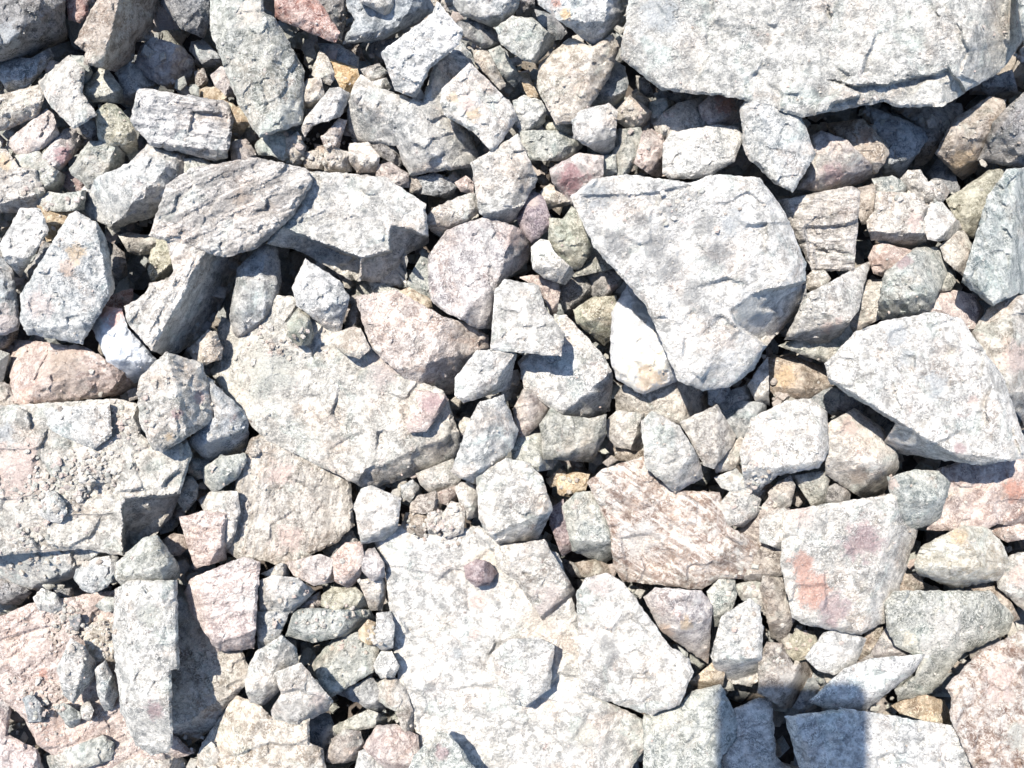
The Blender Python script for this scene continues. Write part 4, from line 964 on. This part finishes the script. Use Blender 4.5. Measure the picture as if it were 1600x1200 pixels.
# ------------------------------------------------------------------ ground under the pile
gm = bpy.data.materials.new("soil"); gm.use_nodes = True
nt = gm.node_tree
tc = N(nt, "ShaderNodeTexCoord")
n1 = noise(nt, tc.outputs['Object'], 60, 8, .65)
c = mix(nt, ramp(nt, n1, .35, .65), (.05, .042, .036), (.12, .10, .085))  # soil tones set extra dark so the gaps read black, shade put into colour
nt.links.new(c, nt.nodes["Principled BSDF"].inputs['Base Color'])
nt.nodes["Principled BSDF"].inputs['Roughness'].default_value = 1
bp = N(nt, "ShaderNodeBump"); bp.inputs['Distance'].default_value = .004
nt.links.new(n1, bp.inputs['Height']); nt.links.new(bp.outputs[0], nt.nodes["Principled BSDF"].inputs['Normal'])
n = 120
ax = np.sign(np.linspace(-1, 1, n)) * np.abs(np.linspace(-1, 1, n)) ** 3 * 30
gx, gy = np.meshgrid(ax, ax)
gz = -125 * S + fbm(gx * 3, gy * 3, 3).clip(-1, 1) * .004
Vg = np.stack([gx.ravel(), gy.ravel(), gz.ravel()], 1)
Fg = [(i * n + j, i * n + j + 1, (i + 1) * n + j + 1, (i + 1) * n + j) for i in range(n - 1) for j in range(n - 1)]
me = bpy.data.meshes.new('ground'); me.from_pydata(Vg.tolist(), [], Fg); me.shade_smooth(); me.materials.append(gm)
g = bpy.data.objects.new('ground', me); scene.collection.objects.link(g)
g['kind'] = 'structure'

# ------------------------------------------------------------------ the phone that takes the picture (its shadow falls at the lower right)
def simple_mat(name, col, rough=.4, metal=0.0):
    m = bpy.data.materials.new(name); m.use_nodes = True
    b = m.node_tree.nodes["Principled BSDF"]
    nz = N(m.node_tree, "ShaderNodeTexNoise"); nz.inputs['Scale'].default_value = 300
    cc = mix(m.node_tree, nz.outputs[0], tuple(v * .9 for v in col), col)
    m.node_tree.links.new(cc, b.inputs['Base Color'])
    b.inputs['Roughness'].default_value = rough; b.inputs['Metallic'].default_value = metal
    return m

def rounded_slab(name, x0, x1, y0, y1, z0, z1, r, mat, parent=None, loc=(0, 0, 0)):
    pts = []
    for (cx, cy, a0) in ((x1 - r, y1 - r, 0), (x0 + r, y1 - r, 90), (x0 + r, y0 + r, 180), (x1 - r, y0 + r, 270)):
        for k in range(7):
            a = math.radians(a0 + 15 * k); pts.append((cx + r * math.cos(a), cy + r * math.sin(a)))
    n = len(pts); V = []; F = []
    mx, my = (x0 + x1) / 2, (y0 + y1) / 2
    b = min(.0012, (z1 - z0) * .3)
    for (z, s) in ((z0, b), (z0 + b, 0), (z1 - b, 0), (z1, b)):
        for (x, y) in pts:
            l = math.hypot(x - mx, y - my)
            V.append((x - (x - mx) / l * s, y - (y - my) / l * s, z))
    for k in range(3):
        for i in range(n):
            j = (i + 1) % n; F.append((k * n + i, k * n + j, (k + 1) * n + j, (k + 1) * n + i))
    F.append(tuple(range(n - 1, -1, -1))); F.append(tuple(3 * n + i for i in range(n)))
    me = bpy.data.meshes.new(name); me.from_pydata(V, [], F); me.materials.append(mat)
    o = bpy.data.objects.new(name, me); scene.collection.objects.link(o)
    o.location = loc
    if parent: o.parent = parent
    return o

# ---- build phone and the person who holds it, both just outside the picture
def u(px, py, z): return Vector(((px - 800) * S, -(py - 600) * S, z * S))
M_CASE = simple_mat("phone_case", (.03, .032, .04), .45)
M_GLASS = simple_mat("phone_screen", (.01, .01, .012), .08)
M_RING = simple_mat("lens_ring", (.2, .2, .21), .25, 1.0)
ph = bpy.data.objects.new('phone', None); scene.collection.objects.link(ph)
PX0, PX1, PY0, PY1 = 646, 874, 468, 916
ph.location = u((PX0 + PX1) / 2, (PY0 + PY1) / 2, HC + 12)
ph['label'] = 'black phone held level above the rocks, taking the picture'
ph['category'] = 'phone'
hw = (PX1 - PX0) / 2 * S; hl = (PY1 - PY0) / 2 * S
rounded_slab('case', -hw, hw, -hl, hl, 0, .0085, .006, M_CASE, ph)
rounded_slab('screen', -hw + .003, hw - .003, -hl + .003, hl - .003, .0087, .0092, .004, M_GLASS, ph)

def skin_mesh(name, verts, edges, radii, mat, root=0, parent=None, sub=2):
    me = bpy.data.meshes.new(name); me.from_pydata(verts, edges, [])
    o = bpy.data.objects.new(name, me); scene.collection.objects.link(o)
    sk = o.modifiers.new('skin', 'SKIN')
    for i, r in enumerate(radii):
        r = r if isinstance(r, tuple) else (r, r)
        me.skin_vertices[0].data[i].radius = r
        me.skin_vertices[0].data[i].use_root = (i == root)
    sb = o.modifiers.new('sub', 'SUBSURF'); sb.levels = sub; sb.render_levels = sub
    sk.use_smooth_shade = True
    me.materials.append(mat)
    if parent: o.parent = parent
    return o
M_SKIN = simple_mat("skin", (.42, .27, .20), .55)
M_SHIRT = simple_mat("jacket_cloth", (.06, .08, .12), .9)
M_TROUS = simple_mat("trouser_cloth", (.05, .055, .07), .9)
M_SHOE = simple_mat("shoe_leather", (.10, .07, .05), .6)
M_HAIR = simple_mat("hair", (.03, .02, .015), .7)
gz0 = .03
# crouching figure facing +y, both forearms reaching to the phone
B = [(0, -.78, .36), (0, -.76, .50), (0, -.70, .66), (0, -.64, .80), (0, -.61, .88), (0, -.58, .97), (0, -.575, 1.05)]
Eb = [(i, i + 1) for i in range(6)]
Rb = [(.13, .11), (.12, .10), (.14, .11), (.13, .09), (.05, .05), (.075, .085), (.06, .075)]
px_c = ph.location.x
for sgn in (-1, 1):
    b = len(B)
    B += [(sgn * .17, -.65, .79), (sgn * .22, -.50, .60), (sgn * .12 + px_c, -.27, .47), (sgn * .055 + px_c, -.20, .432), (sgn * .045 + px_c, -.15, .425)]
    Eb += [(3, b), (b, b + 1), (b + 1, b + 2), (b + 2, b + 3), (b + 3, b + 4)]
    Rb += [.055, .045, .034, (.026, .02), (.034, .014)]
    # fingers curl under the case, thumb over the side
    for f in range(4):
        c0 = len(B)
        x0 = px_c + sgn * .045
        yy = -.165 + f * .021
        ln = (.8, .95, 1.0, .9)[f]
        B += [(x0 + sgn * .004, yy, .415), (x0 - sgn * .012 * ln, yy + .008, .409), (x0 - sgn * .026 * ln, yy + .010, .411)]
        Eb += [(b + 4, c0), (c0, c0 + 1), (c0 + 1, c0 + 2)]
        Rb += [.0085, .008, .007]
    c0 = len(B)
    B += [(px_c + sgn * .042, -.15, .438), (px_c + sgn * .026, -.125, .441)]
    Eb += [(b + 4, c0), (c0, c0 + 1)]; Rb += [.010, .0085]
    b = len(B)
    B += [(sgn * .10, -.78, .32), (sgn * .17, -.42, .44), (sgn * .16, -.60, .12), (sgn * .16, -.62, gz0 + .05), (sgn * .17, -.47, gz0 + .03)]
    Eb += [(0, b), (b, b + 1), (b + 1, b + 2), (b + 2, b + 3), (b + 3, b + 4)]
    Rb += [.085, .062, .042, .035, .032]
pr = bpy.data.objects.new('person', None); scene.collection.objects.link(pr)
pr['label'] = 'person in dark jacket crouching at the edge of the rocks and holding the phone'
pr['category'] = 'person'
body = skin_mesh('body', B, Eb, Rb, M_SKIN, 0, pr)
jb = [(0, -.77, .42), (0, -.755, .52), (0, -.70, .66), (0, -.645, .79), (0, -.625, .84)]
je = [(0, 1), (1, 2), (2, 3), (3, 4)]; jr = [(.145, .125), (.135, .115), (.155, .125), (.145, .105), .06]
for sgn in (-1, 1):
    b = len(jb)
    jb += [(sgn * .17, -.65, .79), (sgn * .22, -.50, .60), (sgn * .12 + px_c, -.27, .47)]
    je += [(3, b), (b, b + 1), (b + 1, b + 2)]; jr += [.066, .056, .044]
skin_mesh('jacket', jb, je, jr, M_SHIRT, 0, pr)
tb = [(0, -.78, .38)]; te = []; tr = [(.145, .12)]
for sgn in (-1, 1):
    b = len(tb)
    tb += [(sgn * .10, -.78, .32), (sgn * .17, -.42, .44), (sgn * .16, -.60, .13)]
    te += [(0, b), (b, b + 1), (b + 1, b + 2)]; tr += [.095, .072, .052]
skin_mesh('trousers', tb, te, tr, M_TROUS, 0, pr)
for sgn in (-1, 1):
    skin_mesh('shoe', [(sgn * .16, -.64, gz0 + .04), (sgn * .165, -.55, gz0 + .035), (sgn * .17, -.45, gz0 + .028)], [(0, 1), (1, 2)], [.045, .044, .038], M_SHOE, 0, pr)
skin_mesh('hair', [(0, -.60, 1.0), (0, -.595, 1.06), (0, -.575, 1.10)], [(0, 1), (1, 2)], [(.07, .07), (.08, .085), (.05, .06)], M_HAIR, 0, pr)
